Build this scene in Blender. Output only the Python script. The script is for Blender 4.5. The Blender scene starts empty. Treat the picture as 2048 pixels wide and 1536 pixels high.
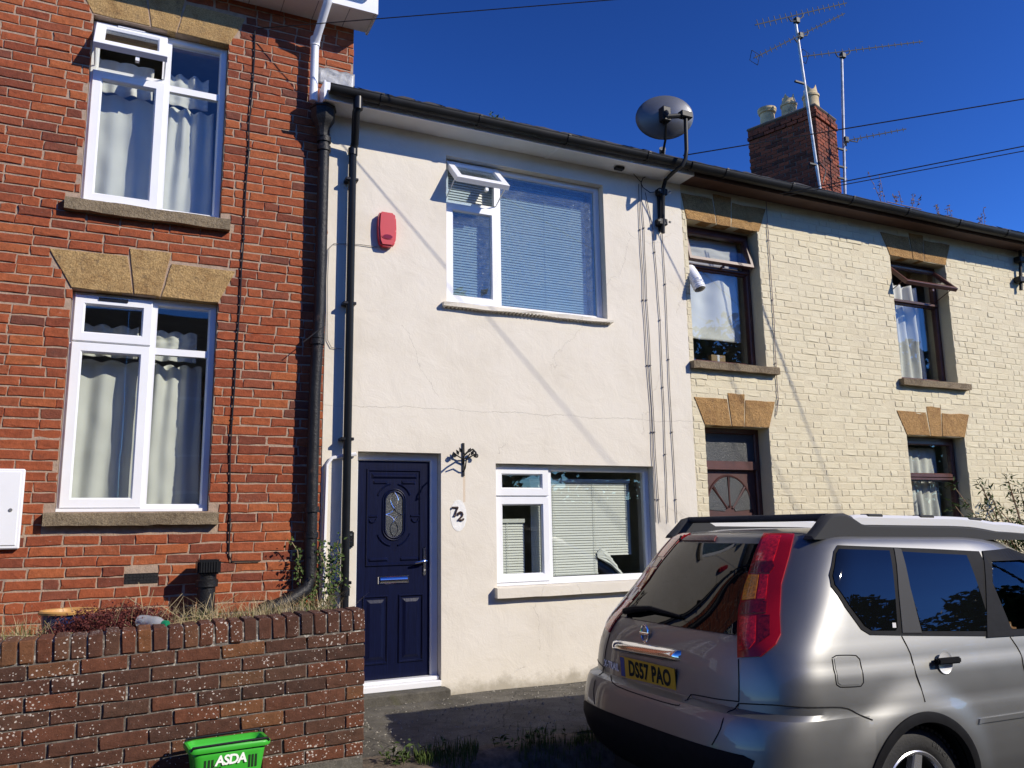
import bpy, bmesh, math, random
from mathutils import Vector, Matrix, noise
from mathutils.bvhtree import BVHTree
R_ = math.radians
scene = bpy.context.scene
COL = scene.collection
rnd = random.Random(7)

# ------------------------------------------------------------------ camera
YAW, PITCH, ROLL, FPX = R_(25.6586), R_(9.8631), R_(-0.91728), 1636.87
CAM = Vector((0.0, -6.7, 1.385))
_f = Vector((math.sin(YAW)*math.cos(PITCH), math.cos(YAW)*math.cos(PITCH), math.sin(PITCH)))
_r0 = Vector((math.cos(YAW), -math.sin(YAW), 0)); _u0 = _r0.cross(_f)
_r = _r0*math.cos(ROLL) + _u0*math.sin(ROLL)
_u = _u0*math.cos(ROLL) - _r0*math.sin(ROLL)
cd = bpy.data.cameras.new('camera'); cam = bpy.data.objects.new('camera', cd); COL.objects.link(cam)
cd.sensor_width = 36; cd.lens = FPX/2048*36; cd.clip_start = .05; cd.clip_end = 2000
cam.matrix_world = Matrix(((_r.x, _u.x, -_f.x, CAM.x), (_r.y, _u.y, -_f.y, CAM.y), (_r.z, _u.z, -_f.z, CAM.z), (0, 0, 0, 1)))
scene.camera = cam

# ------------------------------------------------------------------ light
SUNV = Vector((.85, -1.0, .80)).normalized()
world = bpy.data.worlds.new('World'); scene.world = world; world.use_nodes = True
wn = world.node_tree.nodes; wl = world.node_tree.links
sky = wn.new('ShaderNodeTexSky'); sky.sky_type = 'NISHITA'; sky.sun_disc = False
sky.sun_elevation = math.asin(SUNV.z); sky.sun_rotation = math.atan2(SUNV.x, SUNV.y)
sky.altitude = 300; sky.air_density = 1.0; sky.dust_density = .05; sky.ozone_density = 8
gm = wn.new('ShaderNodeGamma'); gm.inputs[1].default_value = 1.80
wl.new(sky.outputs[0], gm.inputs[0]); wl.new(gm.outputs[0], wn['Background'].inputs[0]); wn['Background'].inputs[1].default_value = .048
sd = bpy.data.lights.new('sun', 'SUN'); sd.energy = 4.6; sd.angle = R_(.53); sd.color = (1, .915, .78)
sun = bpy.data.objects.new('sun', sd); COL.objects.link(sun)
sun.rotation_euler = SUNV.to_track_quat('Z', 'Y').to_euler(); sun.location = (8, -12, 12)
scene.view_settings.view_transform = 'Standard'; scene.view_settings.look = 'None'
scene.view_settings.gamma = 1; scene.view_settings.exposure = .15; scene.view_settings.use_curve_mapping = False
scene.cycles.max_bounces = 8; scene.cycles.transparent_max_bounces = 16
scene.cycles.caustics_reflective = False; scene.cycles.caustics_refractive = False
scene.cycles.use_denoising = True

# ------------------------------------------------------------------ photo pixel -> point
def ray(px, py):
    return _r*((px-1024)/FPX) - _u*((py-768)/FPX) + _f
def fp(px, py, y=0.0):                       # on the upright plane Y = y
    d = ray(px, py); t = (y-CAM.y)/d.y
    return CAM + d*t
def fx(px, py, y=0.0): return fp(px, py, y).x
def fz(px, py, y=0.0): return fp(px, py, y).z
def proj(p):
    v = Vector(p)-CAM; w = v.dot(_f)
    return 1024+FPX*v.dot(_r)/w, 768-FPX*v.dot(_u)/w, w

# ------------------------------------------------------------------ mesh helpers
class MB:
    def __init__(s): s.v = []; s.f = []
    def add(s, vs, fs, M=None):
        o = len(s.v)
        s.v += [tuple(M @ Vector(p)) if M else tuple(p) for p in vs]
        s.f += [tuple(i+o for i in f) for f in fs]; return s
    def box(s, x0, x1, y0, y1, z0, z1, M=None):
        return s.add([(x0,y0,z0),(x1,y0,z0),(x1,y1,z0),(x0,y1,z0),(x0,y0,z1),(x1,y0,z1),(x1,y1,z1),(x0,y1,z1)],
                     [(3,2,1,0),(4,5,6,7),(0,1,5,4),(1,2,6,5),(2,3,7,6),(3,0,4,7)], M)
    def prism(s, poly, y0, y1, M=None):      # polygon in x,z extruded along y
        n = len(poly)
        return s.add([(x,y0,z) for x,z in poly]+[(x,y1,z) for x,z in poly],
                     [tuple(range(n)), tuple(range(2*n-1,n-1,-1))]+[(i,i+n,(i+1)%n+n,(i+1)%n) for i in range(n)], M)
    def xprism(s, poly, x0, x1):             # polygon in y,z extruded along x
        n = len(poly)
        return s.add([(x0,y,z) for y,z in poly]+[(x1,y,z) for y,z in poly],
                     [tuple(range(n)), tuple(range(2*n-1,n-1,-1))]+[(i,i+n,(i+1)%n+n,(i+1)%n) for i in range(n)])
    def ring(s, o, i, yf, yb, ch=.012, M=None):   # mitred frame: outer and inner rect (x0,x1,z0,z1)
        def c(r, y): return [(r[0],y,r[2]),(r[1],y,r[2]),(r[1],y,r[3]),(r[0],y,r[3])]
        mid = (i[0]-ch, i[1]+ch, i[2]-ch, i[3]+ch); e = .004
        oo = (o[0]+e, o[1]-e, o[2]+e, o[3]-e)
        L = [c(o, yb), c(o, yf+e), c(oo, yf), c(mid, yf), c(i, yf+ch*1.3), c(i, yb)]
        vs = [p for l in L for p in l]; fs = []
        for k in range(5):
            for j in range(4): fs.append((k*4+j, k*4+(j+1)%4, k*4+4+(j+1)%4, k*4+4+j))
        return s.add(vs, fs, M)
    def tube(s, pts, r, n=8, M=None, cap=True):
        pts = [Vector(p) for p in pts]; m = len(pts)
        rs = r if isinstance(r, (list, tuple)) else [r]*m
        t0 = (pts[1]-pts[0]).normalized()
        a = t0.orthogonal().normalized(); vs = []
        for k in range(m):
            t = ((pts[min(k+1,m-1)]-pts[k]).normalized() + (pts[k]-pts[max(k-1,0)]).normalized())
            t = t.normalized() if t.length > 1e-6 else t0
            a = (a - t*a.dot(t)).normalized(); b = t.cross(a)
            for j in range(n):
                q = 2*math.pi*j/n
                vs.append(pts[k] + (a*math.cos(q)+b*math.sin(q))*rs[k])
        fs = [(k*n+j, k*n+(j+1)%n, k*n+n+(j+1)%n, k*n+n+j) for k in range(m-1) for j in range(n)]
        if cap: fs += [tuple(range(n-1,-1,-1)), tuple(range((m-1)*n, m*n))]
        return s.add(vs, fs, M)
    def lathe(s, prof, n=20, M=None):
        vs = [(r*math.cos(2*math.pi*j/n), r*math.sin(2*math.pi*j/n), z) for r, z in prof for j in range(n)]
        m = len(prof)
        fs = [(k*n+j, k*n+(j+1)%n, k*n+n+(j+1)%n, k*n+n+j) for k in range(m-1) for j in range(n)]
        return s.add(vs, fs, M)
    def grid(s, fn, nu, nv, M=None):
        vs = [fn(i/nu, j/nv) for j in range(nv+1) for i in range(nu+1)]; w = nu+1
        return s.add(vs, [(j*w+i, j*w+i+1, j*w+w+i+1, j*w+w+i) for j in range(nv) for i in range(nu)], M)
    def leaf(s, p, d, n, L, W):
        p = Vector(p); d = Vector(d).normalized(); n = Vector(n); b = d.cross(n)
        b = b.normalized() if b.length > 1e-5 else d.orthogonal().normalized()
        up = b.cross(d)*W*.25
        return s.add([p, p+d*L*.45+b*W*.5+up, p+d*L, p+d*L*.45-b*W*.5+up], [(0,1,2),(0,2,3)])
    def mesh(s, name, bevel=0, seg=1, smooth=False, ang=35):
        me = bpy.data.meshes.new(name); me.from_pydata(s.v, [], s.f)
        bm = bmesh.new(); bm.from_mesh(me)
        bmesh.ops.recalc_face_normals(bm, faces=bm.faces)
        if bevel: bmesh.ops.bevel(bm, geom=bm.edges[:], offset=bevel, segments=seg, affect='EDGES', clamp_overlap=True)
        bm.to_mesh(me); bm.free()
        if smooth:
            me.polygons.foreach_set('use_smooth', [True]*len(me.polygons)); me.set_sharp_from_angle(angle=R_(ang))
        return me
    def build(s, name, mat, parent=None, local=False, **k):
        if parent is not None and not local:
            o = ORG[parent.name]; s.v = [(x-o[0], y-o[1], z-o[2]) for x, y, z in s.v]
        return link(name, s.mesh(name, **k), mat, parent)
ORG = {}
def link(name, me, mat, parent=None, loc=None):
    ob = bpy.data.objects.new(name, me); COL.objects.link(ob)
    if mat and (not me.materials): me.materials.append(mat)
    if parent is not None:
        ob.parent = parent
    if loc is not None: ob.location = loc
    ORG[ob.name] = Vector(ORG[parent.name]) if parent is not None else Vector((0, 0, 0))
    return ob
def tag(o, label, cat, group=None, kind=None):
    if label: o['label'] = label
    if cat: o['category'] = cat
    if group: o['group'] = group
    if kind: o['kind'] = kind
    return o
def thing(name, label, cat, loc=(0,0,0), group=None, rotz=0):
    o = bpy.data.objects.new(name, None); COL.objects.link(o); o.location = loc; o.empty_display_size = .1
    o.rotation_euler[2] = rotz; ORG[o.name] = Vector(loc)
    return tag(o, label, cat, group)
def centre(o):
    """Top-level single mesh: move its origin to the base of its geometry."""
    vs = o.data.vertices; n = len(vs)
    c = Vector((sum(v.co.x for v in vs)/n, sum(v.co.y for v in vs)/n, min(v.co.z for v in vs)))
    o.data.transform(Matrix.Translation(-c)); o.location = c; return o
def text_mesh(txt, size, extrude=.002, offset=0, sx=1.0, shear=0, spacing=1.0):
    cu = bpy.data.curves.new('txt', 'FONT'); cu.body = txt; cu.size = size; cu.extrude = extrude; cu.offset = offset
    cu.align_x = 'CENTER'; cu.align_y = 'CENTER'; cu.shear = shear; cu.space_character = spacing; cu.resolution_u = 3
    ob = bpy.data.objects.new('txt', cu); COL.objects.link(ob)
    dg = bpy.context.evaluated_depsgraph_get(); me = bpy.data.meshes.new_from_object(ob.evaluated_get(dg))
    bpy.data.objects.remove(ob); bpy.data.curves.remove(cu)
    me.transform(Matrix.Scale(sx, 4, (1,0,0))); return me

# ------------------------------------------------------------------ materials
def newmat(name):
    m = bpy.data.materials.new(name); m.use_nodes = True
    nt = m.node_tree; return m, nt.nodes, nt.links, nt.nodes['Principled BSDF']
def N(ns, t, **k):
    n = ns.new(t)
    for a, b in k.items(): setattr(n, a, b)
    return n
def noise_n(ns, ls, scale, detail=4, rough=.55, vec=None, dist=0):
    n = ns.new('ShaderNodeTexNoise'); n.inputs['Scale'].default_value = scale
    n.inputs['Detail'].default_value = detail; n.inputs['Roughness'].default_value = rough; n.inputs['Distortion'].default_value = dist
    if vec: ls.new(vec, n.inputs['Vector'])
    return n
def mixc(ns, ls, fac, a, b, bt='MIX'):
    n = ns.new('ShaderNodeMix'); n.data_type = 'RGBA'; n.blend_type = bt
    for s, v in ((0, fac), (6, a), (7, b)):
        if hasattr(v, 'node'): ls.new(v, n.inputs[s])
        elif s == 0: n.inputs[0].default_value = v
        else: n.inputs[s].default_value = (*v, 1)
    return n.outputs[2]
def ramp(ns, ls, fac, stops, interp='LINEAR'):
    n = ns.new('ShaderNodeValToRGB'); n.color_ramp.interpolation = interp
    e = n.color_ramp.elements
    while len(e) < len(stops): e.new(.5)
    for el, (p, c) in zip(e, stops):
        el.position = p; el.color = (*c, 1) if len(c) == 3 else c
    ls.new(fac, n.inputs[0]); return n.outputs[0]
def math_n(ns, ls, op, a, b=0.0, c=None):
    n = ns.new('ShaderNodeMath'); n.operation = op
    for i, v in enumerate((a, b) if c is None else (a, b, c)):
        if hasattr(v, 'node'): ls.new(v, n.inputs[i])
        else: n.inputs[i].default_value = v
    return n.outputs[0]
def bump_n(ns, ls, bs, h, strength=.3, dist=.01, prev=None):
    b = ns.new('ShaderNodeBump'); b.inputs['Strength'].default_value = strength; b.inputs['Distance'].default_value = dist
    ls.new(h, b.inputs['Height'])
    if prev: ls.new(prev, b.inputs['Normal'])
    ls.new(b.outputs[0], bs.inputs['Normal']); return b.outputs[0]
def wpos(ns): return ns.new('ShaderNodeNewGeometry').outputs['Position']
def M(name, col, rough=.6, metal=0, var=0, vs=6, bump=0, bs=60, coat=0, spec=.5, emit=None, alpha=None, dirt=None):
    m, ns, ls, b = newmat(name); P = wpos(ns)
    b.inputs['Roughness'].default_value = rough; b.inputs['Metallic'].default_value = metal
    b.inputs['Coat Weight'].default_value = coat; b.inputs['Coat Roughness'].default_value = .03
    b.inputs['Specular IOR Level'].default_value = spec
    c = None
    if var:
        n = noise_n(ns, ls, vs, 5, .6, P)
        c = mixc(ns, ls, ramp(ns, ls, n.outputs[0], [(.3, (0,0,0)), (.7, (1,1,1))]), [x*(1-var) for x in col], [min(1, x*(1+var)) for x in col])
    if dirt:
        n2 = noise_n(ns, ls, dirt[1], 6, .65, P)
        c = mixc(ns, ls, ramp(ns, ls, n2.outputs[0], [(dirt[2], (0,0,0)), (dirt[2]+.15, (1,1,1))]), c or col, dirt[0])
    if c: ls.new(c, b.inputs['Base Color'])
    else: b.inputs['Base Color'].default_value = (*col, 1)
    if bump: bump_n(ns, ls, b, noise_n(ns, ls, bs, 4, .6, P).outputs[0], bump, .01)
    return m
def brick_mat(name, stops, island=False, mort=None, lichen=0, var=.5, bump=.6, grime=0):
    m, ns, ls, b = newmat(name); P = wpos(ns)
    if island: rv = ns.new('ShaderNodeNewGeometry').outputs['Random Per Island']
    else: rv = ns.new('ShaderNodeObjectInfo').outputs['Random']
    c = ramp(ns, ls, rv, stops)
    n1 = noise_n(ns, ls, 22, 6, .65, P)
    c = mixc(ns, ls, var, c, ramp(ns, ls, n1.outputs[0], [(.32, (.25,.25,.25)), (.68, (1,1,1))]), 'MULTIPLY')
    n2 = noise_n(ns, ls, 130, 3, .7, P)
    c = mixc(ns, ls, .35, c, ramp(ns, ls, n2.outputs[0], [(.3, (.45,.45,.45)), (.6, (1,1,1))]), 'MULTIPLY')
    if grime:
        n3 = noise_n(ns, ls, 5, 6, .7, P, .4)
        c = mixc(ns, ls, ramp(ns, ls, n3.outputs[0], [(.60, (0,0,0)), (.78, (grime,)*3)]), c, (.05,.04,.035))
        n4 = noise_n(ns, ls, 40, 5, .7, P)
        c = mixc(ns, ls, ramp(ns, ls, n4.outputs[0], [(.64, (0,0,0)), (.72, (.55,)*3)]), c, (.46,.40,.33))
    if lichen:
        vo = ns.new('ShaderNodeTexVoronoi'); vo.inputs['Scale'].default_value = 62; vo.inputs['Randomness'].default_value = 1
        nd = noise_n(ns, ls, 9, 3, .5, P)
        ls.new(mixc(ns, ls, .04, P, nd.outputs['Color']), vo.inputs['Vector'])
        big = noise_n(ns, ls, 5.5, 4, .6, P)
        th = math_n(ns, ls, 'MULTIPLY', ramp(ns, ls, big.outputs[0], [(.30, (0,0,0)), (.62, (1,1,1))]), .38*lichen)
        spot = math_n(ns, ls, 'LESS_THAN', math_n(ns, ls, 'ADD', vo.outputs['Distance'], math_n(ns, ls, 'MULTIPLY', math_n(ns, ls, 'SUBTRACT', noise_n(ns, ls, 85, 5, .75, P).outputs[0], .42), 1.15)), th)
        c = mixc(ns, ls, spot, c, mixc(ns, ls, noise_n(ns, ls, 14, 2, .5, P).outputs[0], (.62,.60,.52), (.50,.40,.36)))
        fine = noise_n(ns, ls, 170, 4, .7, P)
        c = mixc(ns, ls, ramp(ns, ls, fine.outputs[0], [(.66, (0,0,0)), (.72, (.6,)*3)]), c, (.50,.47,.40))
    ls.new(c, b.inputs['Base Color']); b.inputs['Roughness'].default_value = .9; b.inputs['Specular IOR Level'].default_value = .25
    nb = noise_n(ns, ls, 45, 7, .75, P); bump_n(ns, ls, b, nb.outputs[0], bump, .012)
    return m
RED = [(0,(.20,.060,.036)),(.10,(.30,.076,.036)),(.35,(.42,.112,.044)),(.55,(.35,.086,.037)),(.75,(.47,.138,.050)),(.92,(.32,.090,.044)),(1,(.20,.07,.046))]
m_brick = brick_mat('red_brick', RED, grime=.45)
m_brick_i = brick_mat('red_brick_far', RED, island=True, grime=.45)
DK = [(0,(.085,.045,.032)),(.3,(.13,.055,.034)),(.55,(.185,.068,.036)),(.75,(.115,.060,.040)),(.9,(.24,.10,.042)),(1,(.15,.08,.045))]
m_gbrick = brick_mat('garden_brick', DK, lichen=1.0)
m_gbrick_i = brick_mat('garden_brick_far', DK, island=True, lichen=1.0)
CH = [(0,(.09,.038,.028)),(.3,(.24,.07,.04)),(.7,(.36,.10,.05)),(1,(.16,.055,.038))]
m_cbrick = brick_mat('chimney_brick', CH, grime=.7)
def paint_brick(name, island):
    m, ns, ls, b = newmat(name); P = wpos(ns)
    rv = ns.new('ShaderNodeNewGeometry').outputs['Random Per Island'] if island else ns.new('ShaderNodeObjectInfo').outputs['Random']
    c = ramp(ns, ls, rv, [(0, (.63,.555,.375)), (.5, (.68,.61,.42)), (1, (.66,.595,.415))])
    n = noise_n(ns, ls, 2.2, 5, .6, P); c = mixc(ns, ls, .22, c, ramp(ns, ls, n.outputs[0], [(.3, (.72,.70,.64)), (.65, (1,1,1))]), 'MULTIPLY')
    f = noise_n(ns, ls, 60, 5, .7, P); c = mixc(ns, ls, ramp(ns, ls, f.outputs[0], [(.70, (0,0,0)), (.76, (.5,)*3)]), c, (.40,.34,.25))
    mp = ns.new('ShaderNodeMapping'); ls.new(P, mp.inputs[0]); mp.inputs['Scale'].default_value = (5.5, 1, .45)
    sk = noise_n(ns, ls, 1, 6, .68, mp.outputs[0], .3); c = mixc(ns, ls, ramp(ns, ls, sk.outputs[0], [(.54, (0,0,0)), (.74, (.42,)*3)]), c, (.42,.37,.27))
    fl = noise_n(ns, ls, 11, 7, .75, P); c = mixc(ns, ls, ramp(ns, ls, fl.outputs[0], [(.70, (0,0,0)), (.72, (.55,)*3)]), c, (.34,.20,.13))
    ls.new(c, b.inputs['Base Color']); b.inputs['Roughness'].default_value = .75
    bump_n(ns, ls, b, noise_n(ns, ls, 38, 6, .7, P).outputs[0], .45, .008); return m
m_cream = paint_brick('cream_painted_brick', False); m_cream_i = paint_brick('cream_painted_brick_far', True)
m_creamw = M('cream_painted_joint', (.62,.55,.38), .8, var=.06, vs=3, bump=.4, bs=50)
m_mortar = M('lime_mortar', (.37,.27,.195), .95, var=.18, vs=25, bump=.6, bs=90, dirt=((.22,.18,.15), 7, .60))
m_gmortar = M('garden_mortar', (.15,.13,.11), .95, var=.3, vs=30, bump=.6, bs=90, dirt=((.60,.58,.51), 24, .54))
m_cmortar = M('chimney_mortar', (.14,.11,.09), .95, var=.3, vs=30)
def stone_mat(name, col, dark, grime=.75):
    m, ns, ls, b = newmat(name); P = wpos(ns)
    n = noise_n(ns, ls, 5, 7, .7, P, .3); c = ramp(ns, ls, n.outputs[0], [(.28, dark), (.5, col), (.72, [x*1.2 for x in col])])
    g = noise_n(ns, ls, 120, 4, .7, P); c = mixc(ns, ls, .8, c, ramp(ns, ls, g.outputs[0], [(.36, (.40,.36,.30)), (.6, (1,1,1))]), 'MULTIPLY')
    h = noise_n(ns, ls, 16, 6, .7, P); c = mixc(ns, ls, ramp(ns, ls, h.outputs[0], [(.54, (0,0,0)), (.72, (grime,)*3)]), c, (.10,.07,.045))
    ls.new(c, b.inputs['Base Color']); b.inputs['Roughness'].default_value = .95
    pb = bump_n(ns, ls, b, noise_n(ns, ls, 14, 6, .7, P).outputs[0], .9, .025); bump_n(ns, ls, b, g.outputs[0], .8, .008, pb); return m
m_stone = stone_mat('ham_stone', (.50,.33,.14), (.33,.19,.07))
m_stone2 = stone_mat('orange_stone', (.46,.27,.10), (.30,.15,.05), .5)
m_sill = stone_mat('weathered_sill_stone', (.28,.22,.14), (.14,.10,.06), .7)
m_upvc = M('white_upvc', (.82,.83,.84), .28, var=.03, vs=4)
m_upvc_s = M('white_soffit_board', (.74,.75,.74), .4, var=.06, vs=3)
m_render = None
def render_mat():
    m, ns, ls, b = newmat('cream_render'); P = wpos(ns)
    sep = ns.new('ShaderNodeSeparateXYZ'); ls.new(P, sep.inputs[0])
    n = noise_n(ns, ls, 1.1, 6, .62, P, .2)
    c = ramp(ns, ls, n.outputs[0], [(.3, (.655,.60,.495)), (.5, (.725,.672,.565)), (.7, (.75,.70,.60))])
    g = noise_n(ns, ls, 7, 6, .7, P); c = mixc(ns, ls, ramp(ns, ls, g.outputs[0], [(.60, (0,0,0)), (.76, (.30,)*3)]), c, (.60,.585,.53))
    sp = noise_n(ns, ls, 42, 3, .6, P); c = mixc(ns, ls, ramp(ns, ls, sp.outputs[0], [(.735, (0,0,0)), (.76, (.55,)*3)]), c, (.33,.31,.27))
    # hairline cracks: one level line between the storeys, a few wandering ones
    w1 = noise_n(ns, ls, 3.5, 5, .65, P)
    def crack(v, at, amp, wid):
        d = math_n(ns, ls, 'ABSOLUTE', math_n(ns, ls, 'ADD', math_n(ns, ls, 'SUBTRACT', v, at), math_n(ns, ls, 'MULTIPLY', math_n(ns, ls, 'SUBTRACT', w1.outputs[0], .5), amp)))
        return math_n(ns, ls, 'LESS_THAN', d, wid)
    k = crack(sep.outputs[2], 2.405, .10, .0035)
    vo = ns.new('ShaderNodeTexVoronoi'); vo.feature = 'DISTANCE_TO_EDGE'; vo.inputs['Scale'].default_value = .62
    wv = noise_n(ns, ls, 2.3, 6, .65, P); ls.new(mixc(ns, ls, .22, P, wv.outputs['Color']), vo.inputs['Vector'])
    k2 = math_n(ns, ls, 'MULTIPLY', math_n(ns, ls, 'LESS_THAN', vo.outputs['Distance'], .0011), math_n(ns, ls, 'GREATER_THAN', noise_n(ns, ls, .9, 2, .5, P).outputs[0], .55))
    kk = math_n(ns, ls, 'MAXIMUM', k, k2)
    c = mixc(ns, ls, math_n(ns, ls, 'MULTIPLY', kk, .20), c, (.30,.27,.22))
    # damp stain at the foot of the wall with an uneven upper edge, rust run under the bracket
    foot = math_n(ns, ls, 'ADD', math_n(ns, ls, 'MULTIPLY', sep.outputs[2], -6.0), math_n(ns, ls, 'MULTIPLY', noise_n(ns, ls, 6, 6, .7, P).outputs[0], 2.0))
    c = mixc(ns, ls, ramp(ns, ls, foot, [(.25, (0,0,0)), (.9, (.8,)*3)]), c, (.36,.32,.24))
    rx = math_n(ns, ls, 'LESS_THAN', math_n(ns, ls, 'ABSOLUTE', math_n(ns, ls, 'SUBTRACT', sep.outputs[0], 2.737)), .011)
    rz = math_n(ns, ls, 'MULTIPLY', math_n(ns, ls, 'LESS_THAN', sep.outputs[2], 1.83), math_n(ns, ls, 'GREATER_THAN', sep.outputs[2], 1.60))
    c = mixc(ns, ls, math_n(ns, ls, 'MULTIPLY', math_n(ns, ls, 'MULTIPLY', rx, rz), .35), c, (.55,.33,.13))
    ls.new(c, b.inputs['Base Color']); b.inputs['Roughness'].default_value = .85; b.inputs['Specular IOR Level'].default_value = .25
    p1 = bump_n(ns, ls, b, noise_n(ns, ls, 4.5, 5, .6, P, .5).outputs[0], .24, .03)
    p2 = bump_n(ns, ls, b, noise_n(ns, ls, 55, 6, .65, P).outputs[0], .22, .006, p1)
    bump_n(ns, ls, b, math_n(ns, ls, 'SUBTRACT', 1.0, kk), .6, .004, p2)
    return m
m_render = render_mat()
m_black = M('black_plastic', (.009,.010,.012), .35, var=.2, vs=8, spec=.3)
m_gut = M('black_gutter', (.012,.013,.014), .5, var=.3, vs=6, spec=.25)
m_iron = M('black_painted_iron', (.013,.013,.014), .45, spec=.3, var=.4, vs=9, bump=.5, bs=70, dirt=((.09,.06,.045), 11, .60))
m_wood = M('dark_brown_frame', (.085,.030,.024), .4, var=.25, vs=8)
m_brownsoff = M('brown_soffit', (.085,.042,.03), .6, var=.2)
m_tile = M('roof_tile', (.055,.050,.047), .9, var=.4, vs=12, bump=.7, bs=50, dirt=((.13,.13,.10), 16, .62))
m_lead = M('lead_flashing', (.30,.31,.32), .55, metal=.3, var=.3, vs=14, bump=.3, bs=30)
m_room = M('dim_room_plaster', (.46,.45,.41), .9, var=.1)
m_cable = M('black_cable', (.014,.013,.013), .5)
m_cableg = M('grey_cable', (.20,.19,.18), .6)
m_chrome = M('chrome', (.80,.80,.82), .08, metal=1)
m_steel = M('galvanised_steel', (.42,.41,.38), .42, metal=.85, var=.3, vs=10)
m_navy = None
def navy():
    m, ns, ls, b = newmat('navy_woodgrain_door'); P = wpos(ns)
    mp = ns.new('ShaderNodeMapping'); ls.new(P, mp.inputs[0]); mp.inputs['Scale'].default_value = (90, 1, 5)
    g = noise_n(ns, ls, 1, 5, .6, mp.outputs[0], 1.2)
    ls.new(ramp(ns, ls, g.outputs[0], [(.3, (.0018,.0032,.017)), (.7, (.0042,.0075,.036))]), b.inputs['Base Color'])
    b.inputs['Roughness'].default_value = .36; b.inputs['Specular IOR Level'].default_value = .22; bump_n(ns, ls, b, g.outputs[0], .35, .003); return m
m_navy = navy()
def glass(name, tint=(.90,.915,.90), ior=1.62, rough=0.0, wav=0):
    m, ns, ls, b = newmat(name); ns.remove(b)
    t = ns.new('ShaderNodeBsdfTransparent'); t.inputs[0].default_value = (*tint, 1)
    g = ns.new('ShaderNodeBsdfGlossy'); g.inputs['Roughness'].default_value = rough
    fr = ns.new('ShaderNodeLayerWeight'); fr.inputs[0].default_value = .5
    f0 = ((ior-1)/(ior+1))**2*.9
    fac = math_n(ns, ls, 'MULTIPLY_ADD', math_n(ns, ls, 'POWER', fr.outputs['Facing'], 5.0), 1-f0, f0)
    mx = ns.new('ShaderNodeMixShader'); ls.new(fac, mx.inputs[0]); ls.new(t.outputs[0], mx.inputs[1]); ls.new(g.outputs[0], mx.inputs[2])
    bp = ns.new('ShaderNodeBump'); bp.inputs['Strength'].default_value = .02+wav; bp.inputs['Distance'].default_value = .02
    ls.new(noise_n(ns, ls, 2.2, 2, .5, wpos(ns)).outputs[0], bp.inputs['Height']); ls.new(bp.outputs[0], g.inputs['Normal']); ls.new(bp.outputs[0], fr.inputs['Normal'])
    ls.new(mx.outputs[0], ns['Material Output'].inputs[0]); return m
m_glass = glass('window_glass')
def dusty_glass():
    m = glass('dusty_window_glass', (.72,.80,.84), 1.75); ns = m.node_tree.nodes; ls = m.node_tree.links
    out = ns['Material Output']; src = out.inputs[0].links[0].from_socket
    d = ns.new('ShaderNodeBsdfDiffuse'); d.inputs[0].default_value = (.50,.56,.60, 1)
    P = wpos(ns); n = noise_n(ns, ls, 26, 6, .75, P); n0 = noise_n(ns, ls, 1.3, 3, .5, P)
    sep = ns.new('ShaderNodeSeparateXYZ'); ls.new(P, sep.inputs[0])
    vo = ns.new('ShaderNodeTexVoronoi'); vo.inputs['Scale'].default_value = 22; ls.new(P, vo.inputs[0])
    spots = math_n(ns, ls, 'MULTIPLY', math_n(ns, ls, 'LESS_THAN', vo.outputs['Distance'], .11), math_n(ns, ls, 'GREATER_THAN', noise_n(ns, ls, 9, 2, .5, P).outputs[0], .56))
    film = math_n(ns, ls, 'MULTIPLY', ramp(ns, ls, n.outputs[0], [(.35, (.02,)*3), (.75, (.14,)*3)]), ramp(ns, ls, n0.outputs[0], [(.3, (.5,)*3), (.7, (1.5,)*3)]))
    fac = math_n(ns, ls, 'MINIMUM', math_n(ns, ls, 'ADD', film, math_n(ns, ls, 'MULTIPLY', spots, .5)), .8)
    mx = ns.new('ShaderNodeMixShader'); ls.new(fac, mx.inputs[0]); ls.new(src, mx.inputs[1]); ls.new(d.outputs[0], mx.inputs[2])
    ls.new(mx.outputs[0], out.inputs[0]); return m
m_dglass = dusty_glass()
m_obsc = M('obscure_glass', (.035,.04,.042), .35, bump=.8, bs=140, spec=.6)
m_cloth = M('white_net_cloth', (.70,.71,.68), .95, var=.07, vs=3)
m_blind = M('blind_slat', (.72,.74,.70), .5)
def grassy(name, a, b_, rough=.7):
    m, ns, ls, b = newmat(name)
    ls.new(ramp(ns, ls, ns.new('ShaderNodeNewGeometry').outputs['Random Per Island'], [(0, a), (1, b_)]), b.inputs['Base Color'])
    b.inputs['Roughness'].default_value = rough; b.inputs['Specular IOR Level'].default_value = .2; return m
m_grass = grassy('verge_grass', (.04,.075,.015), (.10,.13,.03))
m_straw = grassy('dry_straw', (.28,.21,.11), (.46,.38,.22))
m_leaf = grassy('green_leaf', (.035,.065,.016), (.09,.13,.035))
m_redplant = grassy('dried_red_stems', (.07,.016,.018), (.16,.045,.035))

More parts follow.
